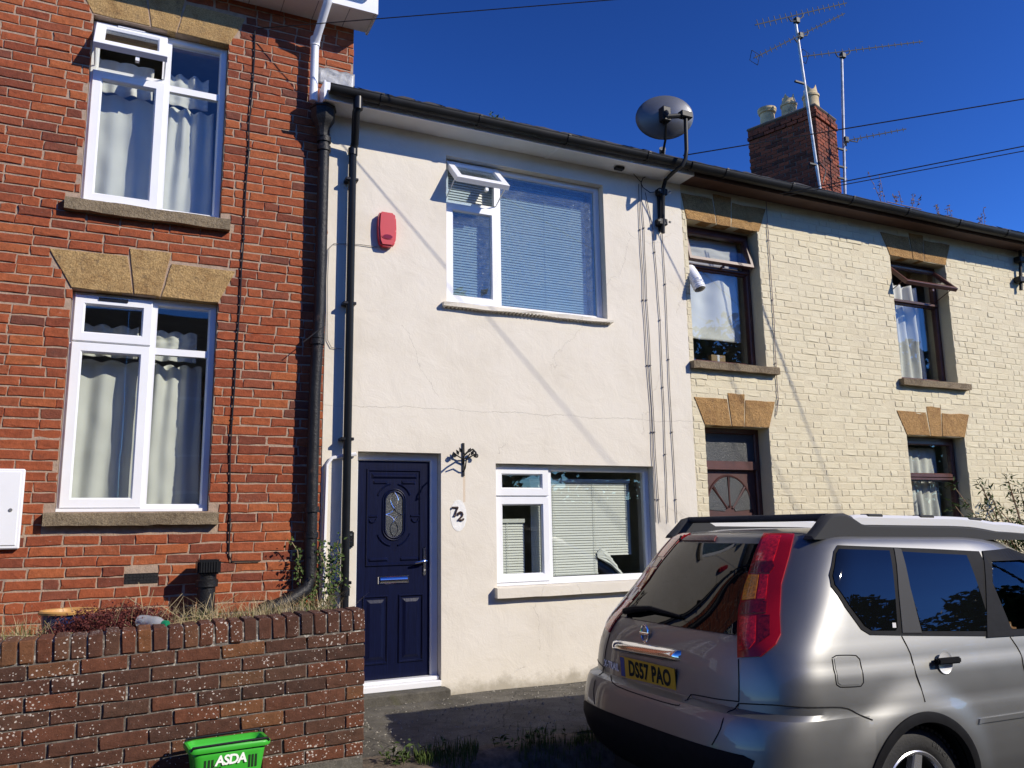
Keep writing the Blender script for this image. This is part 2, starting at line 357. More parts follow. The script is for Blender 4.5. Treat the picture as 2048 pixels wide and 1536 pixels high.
# ------------------------------------------------------------------ ground
def ground_mats():
    m, ns, ls, b = newmat('old_concrete'); P = wpos(ns)
    n = noise_n(ns, ls, 3, 7, .7, P, .3); c = ramp(ns, ls, n.outputs[0], [(.3, (.055,.050,.040)), (.5, (.115,.106,.087)), (.72, (.19,.178,.148))])
    g = noise_n(ns, ls, 90, 4, .75, P); c = mixc(ns, ls, .6, c, ramp(ns, ls, g.outputs[0], [(.3, (.4,.38,.34)), (.62, (1,1,1))]), 'MULTIPLY')
    w = noise_n(ns, ls, 38, 6, .75, P); c = mixc(ns, ls, ramp(ns, ls, w.outputs[0], [(.66, (0,0,0)), (.71, (.7,)*3)]), c, (.42,.40,.35))
    ms = noise_n(ns, ls, 5, 6, .7, P, .6); c = mixc(ns, ls, ramp(ns, ls, ms.outputs[0], [(.56, (0,0,0)), (.7, (.7,)*3)]), c, (.075,.075,.035))
    vo = ns.new('ShaderNodeTexVoronoi'); vo.feature = 'DISTANCE_TO_EDGE'; vo.inputs['Scale'].default_value = 1.1
    ls.new(mixc(ns, ls, .12, P, noise_n(ns, ls, 3, 6, .7, P).outputs['Color']), vo.inputs['Vector'])
    c = mixc(ns, ls, math_n(ns, ls, 'MULTIPLY', math_n(ns, ls, 'LESS_THAN', vo.outputs['Distance'], .006), .75), c, (.03,.028,.022))
    ls.new(c, b.inputs['Base Color']); b.inputs['Roughness'].default_value = .95
    p = bump_n(ns, ls, b, noise_n(ns, ls, 14, 6, .7, P).outputs[0], .5, .02); bump_n(ns, ls, b, g.outputs[0], .6, .006, p)
    return m
m_conc = ground_mats()
m_road = M('asphalt', (.055,.054,.052), .9, var=.35, vs=5, bump=.7, bs=160)
m_soil = M('dry_soil', (.11,.085,.06), 1, var=.5, vs=18, bump=1, bs=40)
g = MB(); RS = -.0227                                        # the street falls gently to the right
def roadz(x): return -.292+RS*(x-3.6)
g.add([(-40,-140,roadz(-40)),(120,-140,roadz(120)),(120,60,roadz(120)),(-40,60,roadz(-40))], [(0,1,2,3)])
tag(g.build('road', m_road), None, None, kind='structure')
def fc(u, v):
    x = 1.30+u*13.5; y = -1.50+v*1.52+.04*math.sin(x*2.3)*(1-v)
    return (x, y, .004+.012*noise.noise((x*1.2, y*1.2, 3))-(.03*(1-v)**3))
g = MB(); g.grid(fc, 90, 14)
g.add([(1.30,-1.50,-.7),(14.8,-1.50,-.7),(14.8,-1.50,-.03),(1.30,-1.50,-.03)], [(0,1,2,3)])
tag(g.build('forecourt', m_conc, smooth=True), None, None, kind='structure')
def sm(a, b, x):
    t = max(0, min(1, (x-a)/(b-a))); return t*t*(3-2*t)
def vz(x, y):
    e = -2.75+sm(1.2, 2.0, x)*1.10
    return roadz(x)-.03+sm(e-.28, e, y)*(-.025-(roadz(x)-.03)+.03*noise.noise((x*2.1, y*2.1, 0)))+.012*noise.noise((x*7, y*7, 5))
g = MB(); g.grid(lambda u, v: (-4+u*19, -3.2+v*1.85, vz(-4+u*19, -3.2+v*1.85)), 150, 26)
tag(g.build('verge', m_soil, smooth=True), None, None, kind='structure')
def blades(name, spots, mat, parent=None, lo=.05, hi=.18, wid=.005, lean=.5):
    mb = MB()
    for (x, y, z) in spots:
        h = rnd.uniform(lo, hi); a = rnd.uniform(0, 6.28); l = rnd.uniform(.05, lean)*h
        dx, dy = math.cos(a)*l, math.sin(a)*l; b = a+1.57+rnd.uniform(-.6,.6); wx, wy = math.cos(b)*wid/2, math.sin(b)*wid/2
        mb.add([(x-wx,y-wy,z-.01),(x+wx,y+wy,z-.01),(x+wx*.8+dx*.35,y+wy*.8+dy*.35,z+h*.55),(x-wx*.8+dx*.35,y-wy*.8+dy*.35,z+h*.55),(x+dx,y+dy,z+h)], [(0,1,2,3),(3,2,4)])
    return mb.build(name, mat, parent)
sp = []
for k in range(5200):
    x = rnd.uniform(1.45, 4.6); y = -1.62+rnd.gauss(0, .09)
    if noise.noise((x*2.4, y*3, 8)) > -.15+(.4 if x < 1.75 else 0): sp.append((x, y, vz(x, y)))
tag(blades('verge_grass', sp, m_grass, lo=.02, hi=.09), 'green grass and weeds along the edge of the concrete forecourt', 'grass', kind='stuff')
sp = [(rnd.uniform(-.9, .35), rnd.uniform(-2.25, -1.93), 0) for k in range(900)]
sp = [(x, y, vz(x, y)) for x, y, _ in sp if noise.noise((x*3, y*3, 2)) > -.05]
tag(blades('wall_foot_weeds', sp, m_grass, lo=.05, hi=.22), 'low green weeds at the foot of the garden wall', 'weeds', kind='stuff')

mb = MB()                                           # grit and small stones on the forecourt
for k in range(1500):
    x, y = rnd.uniform(1.4, 6.0), rnd.uniform(-1.45, -.03); r = rnd.uniform(.003, .010)*(1.6 if rnd.random() < .06 else 1); z = .006
    mb.add([(x-r,y,z),(x,y-r*.8,z),(x+r,y,z),(x,y+r*.8,z),(x+r*.2,y,z+r*.9)], [(0,1,4),(1,2,4),(2,3,4),(3,0,4)])
tag(mb.build('grit', grassy('grit_stone', (.10,.09,.07), (.34,.32,.27))), 'loose pale grit scattered over the concrete forecourt', 'grit', kind='stuff')
mb = MB()                                           # broad leaved weeds and dead stems among the verge grass
for k in range(26):
    x = rnd.choice((rnd.gauss(1.62,.08), rnd.uniform(1.5, 3.2))); y = -1.6+rnd.gauss(0,.05); z = vz(x, y); n = rnd.randrange(5, 11); h = rnd.uniform(.03, .12)
    for j in range(n): mb.leaf((x+rnd.gauss(0,.012), y+rnd.gauss(0,.012), z+h*rnd.random()), (rnd.gauss(0,1), rnd.gauss(0,1), rnd.gauss(.4,.4)), (rnd.gauss(0,.5), rnd.gauss(0,.5), 1), rnd.uniform(.025,.06), rnd.uniform(.012,.03))
    mb.tube([(x, y, z-.01), (x+rnd.gauss(0,.02), y+rnd.gauss(0,.02), z+h)], .0016, 3)
tag(mb.build('verge_weeds', m_leaf), 'broad leaved green weeds sprouting along the edge of the forecourt', 'weeds', kind='stuff')

# ------------------------------------------------------------------ brickwork
_bc = {}
def brick_mesh(L, H, D, seed, rough=.0022, bev=.004):
    key = (round(L, 2), round(H, 3), round(D, 3), seed, rough)
    if key in _bc: return _bc[key]
    r = random.Random(hash((seed, round(L*100), round(H*1000), 5)) & 0xffff)
    hx, hz = key[0]/2, H/2
    nx = 3 if L > .12 else 2
    per = [(-hx+2*hx*i/nx, -hz) for i in range(nx)]+[(hx, -hz), (hx, 0)]+[(hx-2*hx*i/nx, hz) for i in range(nx)]+[(-hx, hz), (-hx, 0)]
    out = [(x+r.gauss(0, rough), z+r.gauss(0, rough)) for x, z in per]
    n = len(out); vs = []
    for x, z in out: vs.append((x*(1-bev/hx), r.gauss(0, .0009), z*(1-bev/hz)))
    for x, z in out: vs.append((x, bev*.9, z))
    for x, z in out: vs.append((x, D, z))
    fs = [tuple(range(n))]+[(k*n+i, k*n+n+i, k*n+n+(i+1)%n, k*n+(i+1)%n) for k in range(2) for i in range(n)]
    me = bpy.data.meshes.new('brick'); me.from_pydata(vs, [], fs)
    bm = bmesh.new(); bm.from_mesh(me); bmesh.ops.recalc_face_normals(bm, faces=bm.faces); bm.to_mesh(me); bm.free()
    _bc[key] = me; return me
def courses(x0, x1, z0, z1, pitch, joint, L, bond, holes, seed):
    r = random.Random(seed); out = []; k = 0; z = z0
    while z+pitch*.6 < z1:
        zc = z+pitch/2; h = pitch-joint
        hs = sorted([iv for iv in (hf(zc, pitch) for hf in holes) if iv])
        free = []; a = x0
        for s, e in hs:
            if s > a: free.append((a, min(s, x1)))
            a = max(a, e)
        if a < x1: free.append((a, x1))
        cuts = []; x = x0-2*L+((.75*L if bond == 'flemish' else L/2) if k % 2 else 0)+r.uniform(-.012, .012)
        i = 0
        while x < x1:
            if bond == 'flemish': l = (L if i % 2 else L/2)*r.uniform(.94, 1.06)
            elif bond == 'mixed': l = L if r.random() > .10 else L/2
            else: l = L
            l *= r.uniform(.97, 1.03)
            cuts.append((x, x+l)); x += l; i += 1
        for s, e in cuts:
            for a, b in free:
                p, q = max(s, a), min(e, b)
                if p > s: p -= joint/2
                if q < e: q += joint/2
                if q-p-joint > .028: out.append(((p+q)/2+r.gauss(0, .0012), zc+r.gauss(0, .0012), q-p-joint, h))
        z += pitch; k += 1
    return out
def rect_hole(x0, x1, z0, z1):
    return lambda z, p: (x0, x1) if z0-p*.45 < z < z1+p*.45 else None
def poly_hole(poly, pad=.008):
    def f(z, p):
        xs = []
        for (xa, za), (xb, zb) in zip(poly, poly[1:]+poly[:1]):
            if (za-z)*(zb-z) <= 0 and za != zb: xs.append(xa+(xb-xa)*(z-za)/(zb-za))
        return (min(xs)-pad, max(xs)+pad) if len(xs) > 1 else None
    return f
def lay(parent, items, yf, depth, mat, mat_i, limit=300, name='brick', rough=.0022, vis=True, proud=.0018):
    """items = (x, z, length, height). The largest in view become parts, the rest one stuff part."""
    def rank(it):
        px, py, w = proj((it[0], yf, it[1]))
        inn = -20 < px < 2068 and -20 < py < 1556 and w > 0
        return (0 if inn else 1, (Vector((it[0], yf, it[1]))-CAM).length)
    items = sorted(items, key=rank); o = ORG[parent.name]; rest = MB()
    for i, (x, z, l, h) in enumerate(items):
        me = brick_mesh(l, h, depth, rnd.randrange(5), rough)
        y = yf+rnd.gauss(0, proud)
        if i < limit:
            link(name, me, mat, parent, (x-o.x, y-o.y, z-o.z))
        else:
            rest.add([(v.co.x+x, v.co.y+y, v.co.z+z) for v in me.vertices], [tuple(p.vertices) for p in me.polygons])
    if rest.v:
        r = rest.build('brickwork', mat_i, parent); r['kind'] = 'stuff'
def wall_holes(mb, x0, x1, z0, z1, yf, yb, holes):
    xs = sorted({x0, x1}|{h[0] for h in holes}|{h[1] for h in holes}); zs = sorted({z0, z1}|{h[2] for h in holes}|{h[3] for h in holes})
    def solid(i, j):
        if i < 0 or j < 0 or i >= len(xs)-1 or j >= len(zs)-1: return False
        cx, cz = (xs[i]+xs[i+1])/2, (zs[j]+zs[j+1])/2
        return not any(h[0] < cx < h[1] and h[2] < cz < h[3] for h in holes)
    for i in range(len(xs)-1):
        for j in range(len(zs)-1):
            if not solid(i, j): continue
            a, b, c, d = xs[i], xs[i+1], zs[j], zs[j+1]
            mb.add([(a,yf,c),(b,yf,c),(b,yf,d),(a,yf,d)], [(0,1,2,3)]); mb.add([(a,yb,c),(a,yb,d),(b,yb,d),(b,yb,c)], [(0,1,2,3)])
            if not solid(i-1, j): mb.add([(a,yf,c),(a,yf,d),(a,yb,d),(a,yb,c)], [(0,1,2,3)])
            if not solid(i+1, j): mb.add([(b,yf,c),(b,yb,c),(b,yb,d),(b,yf,d)], [(0,1,2,3)])
            if not solid(i, j-1): mb.add([(a,yf,c),(a,yb,c),(b,yb,c),(b,yf,c)], [(0,1,2,3)])
            if not solid(i, j+1): mb.add([(a,yf,d),(b,yf,d),(b,yb,d),(a,yb,d)], [(0,1,2,3)])
def room(parent, h, y=.302, d=1.6):
    mb = MB(); a, b, c, e = h[0]-.25, h[1]+.25, h[2]-.2, h[3]+.12
    mb.add([(a,y,c),(b,y,c),(b,y,e),(a,y,e),(a,y+d,c),(b,y+d,c),(b,y+d,e),(a,y+d,e)], [(4,5,6,7),(0,1,5,4),(3,7,6,2),(0,4,7,3),(1,2,6,5)])
    mb.build('room_lining', m_room, parent)
def hinge(x, y, z, a): return Matrix.Translation((x,y,z)) @ Matrix.Rotation(-a, 4, 'X') @ Matrix.Translation((-x,-y,-z))
def pane(parent, r, y, mat, Mx=None):
    MB().box(r[0], r[1], y, y+.006, r[2], r[3], Mx).build('glass_pane', mat, parent)
def sash(win, r, yf, w, mat, gmat, open_=0.0, dep=.05):
    Mx = hinge(0, yf+.01, r[3], open_) if open_ else None
    i = (r[0]+w, r[1]-w, r[2]+w, r[3]-w)
    mb = MB(); mb.ring(r, i, yf, yf+dep, .012, Mx)
    mb.build('opening_sash', mat, win)
    pane(win, (i[0]-.004, i[1]+.004, i[2]-.004, i[3]+.004), yf+.022, gmat, Mx)
    if open_:
        mb = MB(); bt = Mx @ Vector((r[0]+.01, yf+.04, r[2]+.05)); 
        for x in (r[0]+.01, r[1]-.01):
            p = Mx @ Vector((x, yf+.04, r[2]+.06)); mb.tube([p, (x, yf+.05, r[2]+.02)], .006, 5)
        p = Mx @ Vector(((r[0]+r[1])/2+.05, yf+.05, r[2]+.012)); q = p+Vector((0,.02,-.03))
        mb.box(p.x-.014, p.x+.014, q.y-.02, q.y+.02, q.z-.012, q.z+.02)
        mb.build('stay_arm', m_upvc if mat is m_upvc else m_wood, win)
def upvc(house, h, yf, mx, tz, right_transom, open_top, gl, name='window', vent=True):
    x0, x1, z0, z1 = h; fw = .058
    mb = MB(); mb.ring((x0+.002, x1-.002, z0+.002, z1-.002), (x0+fw, x1-fw, z0+fw, z1-fw), yf, yf+.06, .012)
    mb.box(mx-.032, mx+.032, yf+.003, yf+.055, z0+fw-.006, z1-fw+.006)
    mb.box(x0+fw-.006, mx-.03, yf+.005, yf+.055, tz-.03, tz+.03)
    if right_transom: mb.box(mx+.03, x1-fw+.006, yf+.006, yf+.053, tz-.055, tz-.002)
    mb.box(x0+.004, x1-.004, yf-.03, yf+.02, z0+.003, z0+.026)
    win = mb.build(name, m_upvc, house)
    sash(win, (x0+.022, mx-.006, tz+.006, z1-.024), yf-.022, .074, m_upvc, gl, open_top)
    sash(win, (x0+.022, mx-.006, z0+.030, tz-.006), yf-.022, .074, m_upvc, gl)
    if right_transom:
        pane(win, (mx+.028, x1-fw+.004, z0+fw-.004, tz-.05), yf+.022, gl); pane(win, (mx+.028, x1-fw+.004, tz-.006, z1-fw+.004), yf+.022, gl)
    else: pane(win, (mx+.028, x1-fw+.004, z0+fw-.004, z1-fw+.004), yf+.022, gl)
    if vent:
        Mx = hinge(0, yf-.012, z1-.024, open_top) if open_top else None
        MB().box((x0+mx)/2-.10, (x0+mx)/2+.10, yf-.032, yf-.0225, z1-.058, z1-.036, Mx).build('trickle_vent', m_black if not open_top else m_upvc, win)
    return win
def lintel(house, stones, y, mat, name='lintel_stone'):
    for poly in stones:
        # subdivide the outline and knock the edges about so that the stone is not drawn with a ruler
        pts = []
        for (xa, za), (xb, zb) in zip(poly, poly[1:]+poly[:1]):
            for t in (0, .33, .66):
                j = .0 if t == 0 else rnd.gauss(0, .0035)
                pts.append((xa+(xb-xa)*t+(rnd.gauss(0,.002)), za+(zb-za)*t+j))
        MB().prism(pts, y+rnd.gauss(0, .002), .12).build(name, mat, house, bevel=.004)
def sill(house, x0, x1, z0, z1, mat, y=-.06, name='sill', jag=.004, yb=.10):
    n = 14; mb = MB(); vs = []; fs = []
    for i in range(n+1):
        x = x0+(x1-x0)*i/n
        for (yy, zz) in ((yb, z0), (y, z0), (y, z1-.008), (y+.01, z1-.004), (yb, z1)):
            vs.append((x, yy+rnd.gauss(0, jag*.5), zz+rnd.gauss(0, jag*.6) if yy < 0 else zz))
    for i in range(n):
        for j in range(5): fs.append((i*5+j, i*5+(j+1)%5, i*5+5+(j+1)%5, i*5+5+j))
    fs += [tuple(range(5)), tuple(range(n*5, n*5+5))]
    return mb.add(vs, fs).build(name, mat, house)
def gutter(house, x0, x1, y, z, r, mat, name='gutter'):
    def prof(rr): return [(y+rr*math.cos(a), z+rr*math.sin(a)*1.05) for a in [math.pi+math.pi*i/12 for i in range(13)]]
    o, i = prof(r), prof(r-.004); poly = o+i[::-1]
    mb = MB(); n = len(poly); xs = [x0+(x1-x0)*k/24 for k in range(25)]
    vs = [(x, yy, zz+.010*noise.noise((x*.7, 0, 2))) for x in xs for yy, zz in poly]
    fs = [(k*n+j, k*n+(j+1)%n, k*n+n+(j+1)%n, k*n+n+j) for k in range(24) for j in range(n)]+[tuple(range(n)), tuple(range(24*n, 25*n))]
    mb.add(vs, fs); mb.tube([(x0, y-r+.002, z+.002), (x1, y-r+.002, z+.002)], .006, 6)
    gt = mb.build(name, mat, house, smooth=True)
    x = x0+.45
    while x < x1:
        b = MB(); zz = z+.010*noise.noise((x*.7, 0, 2)); pr = prof(r+.007)+prof(r-.001)[::-1]
        b.add([(xx, yy, q+zz-z) for xx in (x-.016, x+.016) for yy, q in pr], [(j, (j+1)%26, 26+(j+1)%26, 26+j) for j in range(26)]+[tuple(range(26)), tuple(range(26, 52))])
        b.box(x-.012, x+.012, y-r-.012, y-r+.004, zz-.004, zz+.010); b.build('gutter_bracket', mat, gt); x += .92
    return gt
def roof(house, x0, x1, ze, pitch, ridge_y, ye=-.28, mat=None, verge_t=.10):
    t = math.tan(pitch); zr = ze+(ridge_y-ye)*t; yb = ridge_y*2-ye
    MB().xprism([(ye, ze-verge_t), (ye, ze), (ridge_y, zr), (yb, ze), (yb, ze-verge_t), (ridge_y, zr-verge_t)], x0, x1).build('roof', m_tile, house)
    rf = MB(); rf.xprism([(ridge_y-.12, zr-.04), (ridge_y, zr+.06), (ridge_y+.12, zr-.04)], x0, x1); rf.build('ridge', m_tile, house)
    Mx0 = Matrix.Rotation(pitch+R_(2.0), 4, 'X'); mes = []
    for s in range(5):
        q = random.Random(s); b = MB(); w = .118
        b.grid(lambda u, v: (-w+2*w*u, .36*v, .012+.010*math.cos(u*6.283)+q.gauss(0, .0012)), 8, 2)
        n = len(b.v); b.add([(x, y, z-.017) for x, y, z in b.v], [tuple(reversed(f)) for f in b.f])
        b.add([b.v[i] for i in range(9)]+[b.v[n+i] for i in range(9)], [(i, i+1, 10+i, 9+i) for i in range(8)])
        mes.append(b.mesh('roof_tile'))
    o = ORG[house.name]
    for c in range(3):
        x = x0+.12+(.06 if c % 2 else 0)
        while x < x1-.08:
            yy = ye-.035+c*.28*math.cos(pitch); zz = ze+.012+c*.28*math.sin(pitch)
            ob = link('roof_tile', mes[rnd.randrange(5)], m_tile, house, (x-o.x, yy-o.y, zz-o.z+rnd.gauss(0,.004)))
            ob.rotation_euler = (pitch+R_(2.0)+rnd.gauss(0,.012), rnd.gauss(0,.015), rnd.gauss(0,.012)); x += .242
    return zr
def curtain(label, x0, x1, z0, z1, y, waves, mat, group=None, name='curtain', amp=.022, scallop=.012, gather=0.0, seed=0, sag=None, cat='curtain'):
    ph = seed*1.7; mb = MB(); nu = max(30, int(waves*9))
    def fn(u, v):
        w = math.sin(u*waves*6.283+ph+.8*math.sin(v*2.6+ph))+.5*math.sin(u*waves*3.3+v*2+ph*2)
        xx = x0+(x1-x0)*(u+gather*(1-v)*.0+.02*math.sin(v*5+ph+u*6)*gather)
        if gather: xx += gather*(1-v)*(u-.5)*.3
        zz = z0+(z1-z0)*v+(scallop*abs(math.sin(u*waves*3.14+ph)) if v > .97 else 0)
        if sag: zz += sag(u, v)
        return (xx, y+amp*w*(.75+.35*math.sin(v*3+seed))+.01*noise.noise((u*5, v*6, seed)), zz)
    mb.grid(fn, nu, 34)
    ob = mb.build(name, mat, smooth=True, ang=180); centre(ob)
    so = ob.modifiers.new('t', 'SOLIDIFY'); so.thickness = .003
    return tag(ob, label, cat, group)
def cable(name, label, pts, r, mat, y=-.012, cat='cable', sub=1, parent=None):
    P = [Vector(fp(p[0], p[1], p[2] if len(p) > 2 else y)) for p in pts]; Q = []
    for a, b in zip(P, P[1:]):
        n = max(1, int((b-a).length/.22))
        for k in range(n): Q.append(a.lerp(b, k/n)+Vector((rnd.gauss(0,.0035), 0, 0))*sub)
    Q.append(P[-1])
    mb = MB().tube(Q, r, 6)
    if sub:
        for k in range(2, len(Q)-1, 3): mb.box(Q[k].x-r-.004, Q[k].x+r+.004, Q[k].y-.006, Q[k].y+.008, Q[k].z-.004, Q[k].z+.005)
    if parent is not None: return mb.build(name, mat, parent, smooth=True)
    return tag(centre(mb.build(name, mat, smooth=True)), label, cat)

# ------------------------------------------------------------------ left: red brick house
LU = (-.40, .620, 3.876, 5.43); LL = (-.40, .632, 1.535, 3.182)
lh = thing('brick_house', 'red brick terraced house with white windows and yellow stone lintels', 'house', (0, 0, 0))
ZT = 5.83
mb = MB(); wall_holes(mb, -4.2, 1.485, -.02, 5.2, .007, .30, [LU if LU[3] < 5.2 else (LU[0], LU[1], LU[2], 5.2), LL]); 
wall_holes(mb, -4.2, 1.685, 5.2, 6.02, .007, .30, [(LU[0], LU[1], 5.2, LU[3])])
mb.add([(1.685,.007,5.2),(1.685,4.5,5.2),(1.685,4.5,8.4),(1.685,.007,6.02)], [(0,1,2,3)])
mb.build('wall', m_mortar, lh)
def stones(dz, x0=-.405, x1=.628, zb=3.184):
    zb += dz
    return [[(x0-.165, zb+.285), (-.045, zb+.292), (.013, zb+.001), (x0, zb+.004)], [(-.032, zb+.358), (.266, zb+.360), (.205, zb-.004), (.022, zb)],
            [(.272, zb+.272), (x1+.125, zb+.268), (x1, zb-.006), (.212, zb-.002)]]
sl, su = stones(0), stones(2.25, x1=.618)
holes = [rect_hole(*LU), rect_hole(*LL)]+[poly_hole(p) for p in sl+su]+[rect_hole(-.495, .70, 3.775, 3.87), rect_hole(-.47, .705, 1.437, 1.53), rect_hole(.075, .305, 1.015, 1.09)]
it = courses(-3.2, 1.482, .62, 5.2, .0752, .0105, .2305, 'mixed', holes, 3)
it += courses(-3.2, 1.683, .62+.0752*61, 6.0, .0752, .0105, .2305, 'mixed', holes, 4)
lay(lh, it, 0, .06, m_brick, m_brick_i, 300, rough=.0026)
lintel(lh, sl, -.003, m_stone); lintel(lh, su, -.003, m_stone)
sill(lh, -.49, .69, 3.775, 3.872, m_sill, -.065, yb=.085); sill(lh, -.465, .70, 1.437, 1.53, m_sill, -.065, yb=.085)
yw = .085
mxl = fx(296, 800, yw); tzl = fz(219, 688, yw)
upvc(lh, LL, yw, mxl, tzl, True, 0, m_glass)
mxu = fx(326, 260, yw); tzu = fz(240, 145, yw)-.02
upvc(lh, LU, yw, mxu, tzu, True, R_(38), m_glass)
room(lh, LU); room(lh, LL)
# brick air vent, iron grille
mb = MB(); 
for i in range(9):
    for j in range(3): mb.box(.085+i*.0235, .085+i*.0235+.008, .002, .03, 1.022+j*.022, 1.022+j*.022+.022)
for j in range(4): mb.box(.083, .300, .001, .03, 1.018+j*.022, 1.018+j*.022+.006)
mb.build('air_brick', m_iron, lh); MB().box(.077, .303, .0045, .0065, 1.016, 1.089).build('air_brick_hole_shade', m_cable, lh)  # black plate stands in for the shade inside the vent holes
# eaves
mb = MB(); mb.box(-4.2, 1.79, -.30, 0.0, ZT+.02, ZT+.045); so_ = mb.build('soffit', m_upvc_s, lh)
for k in range(22):
    MB().box(-4.1+k*.27, -4.1+k*.27+.006, -.295, -.004, ZT+.017, ZT+.0225).build('soffit_joint', m_lead, so_)
mb = MB(); mb.box(-4.2, 1.795, -.322, -.30, ZT+.012, ZT+.24); mb.box(1.795, 1.815, -.322, .02, ZT+.010, ZT+.24); mb.build('fascia', m_upvc, lh)
gutter(lh, -4.2, 1.74, -.385, ZT+.20, .062, m_upvc)
roof(lh, -4.2, 1.80, ZT+.28, R_(35), 4.4, ye=-.34)
MB().xprism([(.02, 5.9), (4.4, 9.0), (8.8, 5.9)], 1.40, 1.684).build('gable', m_mortar, lh)
# white swan neck and downpipe, hopper, cast iron pipe
px = fx(628, 160, -.09)
mb = MB(); mb.tube([(px+.06, -.385, ZT+.16), (px+.06, -.385, ZT+.06), (px+.045, -.34, ZT-.02), (px+.01, -.15, ZT-.20), (px, -.09, ZT-.28), (px, -.09, 5.02)], .036, 12)
mb.tube([(px, -.09, 5.54), (px, -.09, 5.62)], .042, 12); mb.tube([(px+.06, -.385, ZT+.05), (px+.06, -.385, ZT+.10)], .043, 12)
dp = mb.build('white_downpipe', m_upvc, lh, smooth=True)
hx = fx(648, 250, -.11)
mb = MB(); M_ = Matrix.Translation((hx-.01, -.11, 4.70))
mb.lathe([(.045,.0),(.05,.06),(.075,.11),(.10,.15),(.105,.24),(.115,.245),(.115,.262),(.098,.262),(.092,.16),(.0,.15)], 8, M_); mb.build('hopper', m_iron, lh, smooth=True, ang=30)
pts = [(fx(648, 290, -.09), -.09, 4.74), (fx(640, 600, -.09), -.09, 3.2), (fx(630, 760, -.09), -.09, 2.5), (fx(622, 1060, -.09), -.09, 1.32)]
mb = MB(); mb.tube(pts, .047, 14)
for z_ in (4.66, 4.58, 2.88, 2.93, 1.52, 1.32):
    x_ = pts[0][0]+(pts[3][0]-pts[0][0])*(4.74-z_)/3.42; mb.tube([(x_, -.09, z_), (x_, -.09, z_+.045)], .059, 14)
mb.tube([(pts[3][0], -.09, 1.34), (pts[3][0]+.005, -.09, 1.02), (pts[3][0]-.03, -.11, .93), (pts[3][0]-.16, -.16, .86), (pts[3][0]-.34, -.2, .80), (pts[3][0]-.42, -.2, .74)], .05, 14)
mb.tube([(pts[3][0]-.30, -.19, .815), (pts[3][0]-.37, -.2, .785)], .062, 14)
mb.build('cast_iron_downpipe', m_iron, lh, smooth=True)
MB().tube([fp(606, 685, -.16), fp(650, 650, -.15)], .004, 5).build('pipe_wire_tie', m_cable, lh)
# soil pipe stub with slotted cowl
sx = fx(412, 1200, -.16)
mb = MB(); M_ = Matrix.Translation((sx, -.16, .70)); mb.lathe([(.062,0),(.062,.28),(.078,.285),(.08,.33),(.066,.34),(.066,.38),(.0,.38)], 16, M_)
sp_ = mb.build('soil_pipe', m_iron, lh, smooth=True)
mb = MB(); mb.box(sx-.078, sx+.085, -.25, -.07, 1.075, 1.18); cw = mb.build('vent_cowl', m_black, sp_, bevel=.014, seg=2)
for i in range(7): MB().box(sx-.055+i*.018, sx-.049+i*.018, -.257, -.248, 1.09, 1.165).build('cowl_slat', m_gut, sp_)
# lead flashing where the lower roof meets
mb = MB(); mb.grid(lambda u, v: (1.37+.325*u, -.012-.012*noise.noise((u*4, v*4, 1)), 5.255+.15*v+.015*noise.noise((u*6, 0, 4))), 12, 6)
o_ = mb.build('lead_flashing', m_lead, lh, smooth=True); o_.modifiers.new('t', 'SOLIDIFY').thickness = .004
cable('telephone_cable', 'thin black cable clipped down the red brick wall beside the windows', [(510, 60), (497, 300), (480, 600), (461, 900), (458, 1110), (462, 1123), (520, 1122)], .006, m_cable)
# curtains, left house
yc = .26
for k, (h, mx, tz, lab) in enumerate(((LL, mxl, tzl, 'lower'), (LU, mxu, tzu, 'upper'))):
    st = 'ground floor' if k == 0 else 'first floor'
    top = tz-.12; wdt = mx-h[0]
    curtain(f'white curtain hanging behind the left {st} casement of the brick house', h[0]-.02, mx-.045, h[2]-.02, top, yc, 3.2, m_cloth, seed=k+1, scallop=.03, gather=.25 if k else .12)
    curtain(f'white curtain hanging behind the right {st} pane of the brick house', mx+.0, h[1]-.075, h[2]-.02, top+.0, yc+.02, 3.6, m_cloth, seed=k+4, scallop=.03, gather=.2)
    curtain(f'short white valance behind the left {st} top light of the brick house', h[0]-.02, mx-.09, tz-.06, h[3]-.21, yc+.05, 3.6, m_cloth, seed=k+7, scallop=.025, name='curtain_valance')
    curtain(f'short white valance behind the right {st} top light of the brick house', mx+.0, h[1]-.12, tz-.06, h[3]-.22, yc+.05, 3, m_cloth, seed=k+9, scallop=.025, name='curtain_valance')

# ------------------------------------------------------------------ middle: cream rendered house
MU = (2.575, 4.283, 3.385, 4.806); ML = (3.043, 4.745, .862, 1.945); MD = (1.785, 2.522, .075, 2.022)
mh = thing('rendered_house', 'cream rendered terraced house with navy front door', 'house', (3.3, 0, 0))
mb = MB(); wall_holes(mb, 1.487, 5.262, -.05, 5.10, 0, .30, [MU, ML, MD]); mb.build('wall', m_render, mh)
room(mh, MU); room(mh, ML); room(mh, MD)
ZS = 4.975
MB().box(1.39, 5.25, -.245, -.002, ZS, ZS+.02).build('soffit', m_upvc_s, mh)
MB().box(1.385, 5.25, -.265, -.245, ZS-.006, 5.13).build('fascia', m_upvc, mh)
MB().box(1.372, 1.386, -.268, .0, ZS-.008, 5.14).build('fascia_end', m_upvc, mh)
MB().box(3.62, 3.645, -.24, -.003, ZS-.005, ZS+.001).build('soffit_joint', m_upvc, mh)
gutter(mh, 1.40, 5.16, -.325, 5.055, .058, m_gut)
roof(mh, 1.69, 5.22, 5.085, R_(29.6), 4.2, ye=-.25)
gx = 1.675
mb = MB(); tx = fx(716, 215, -.325)
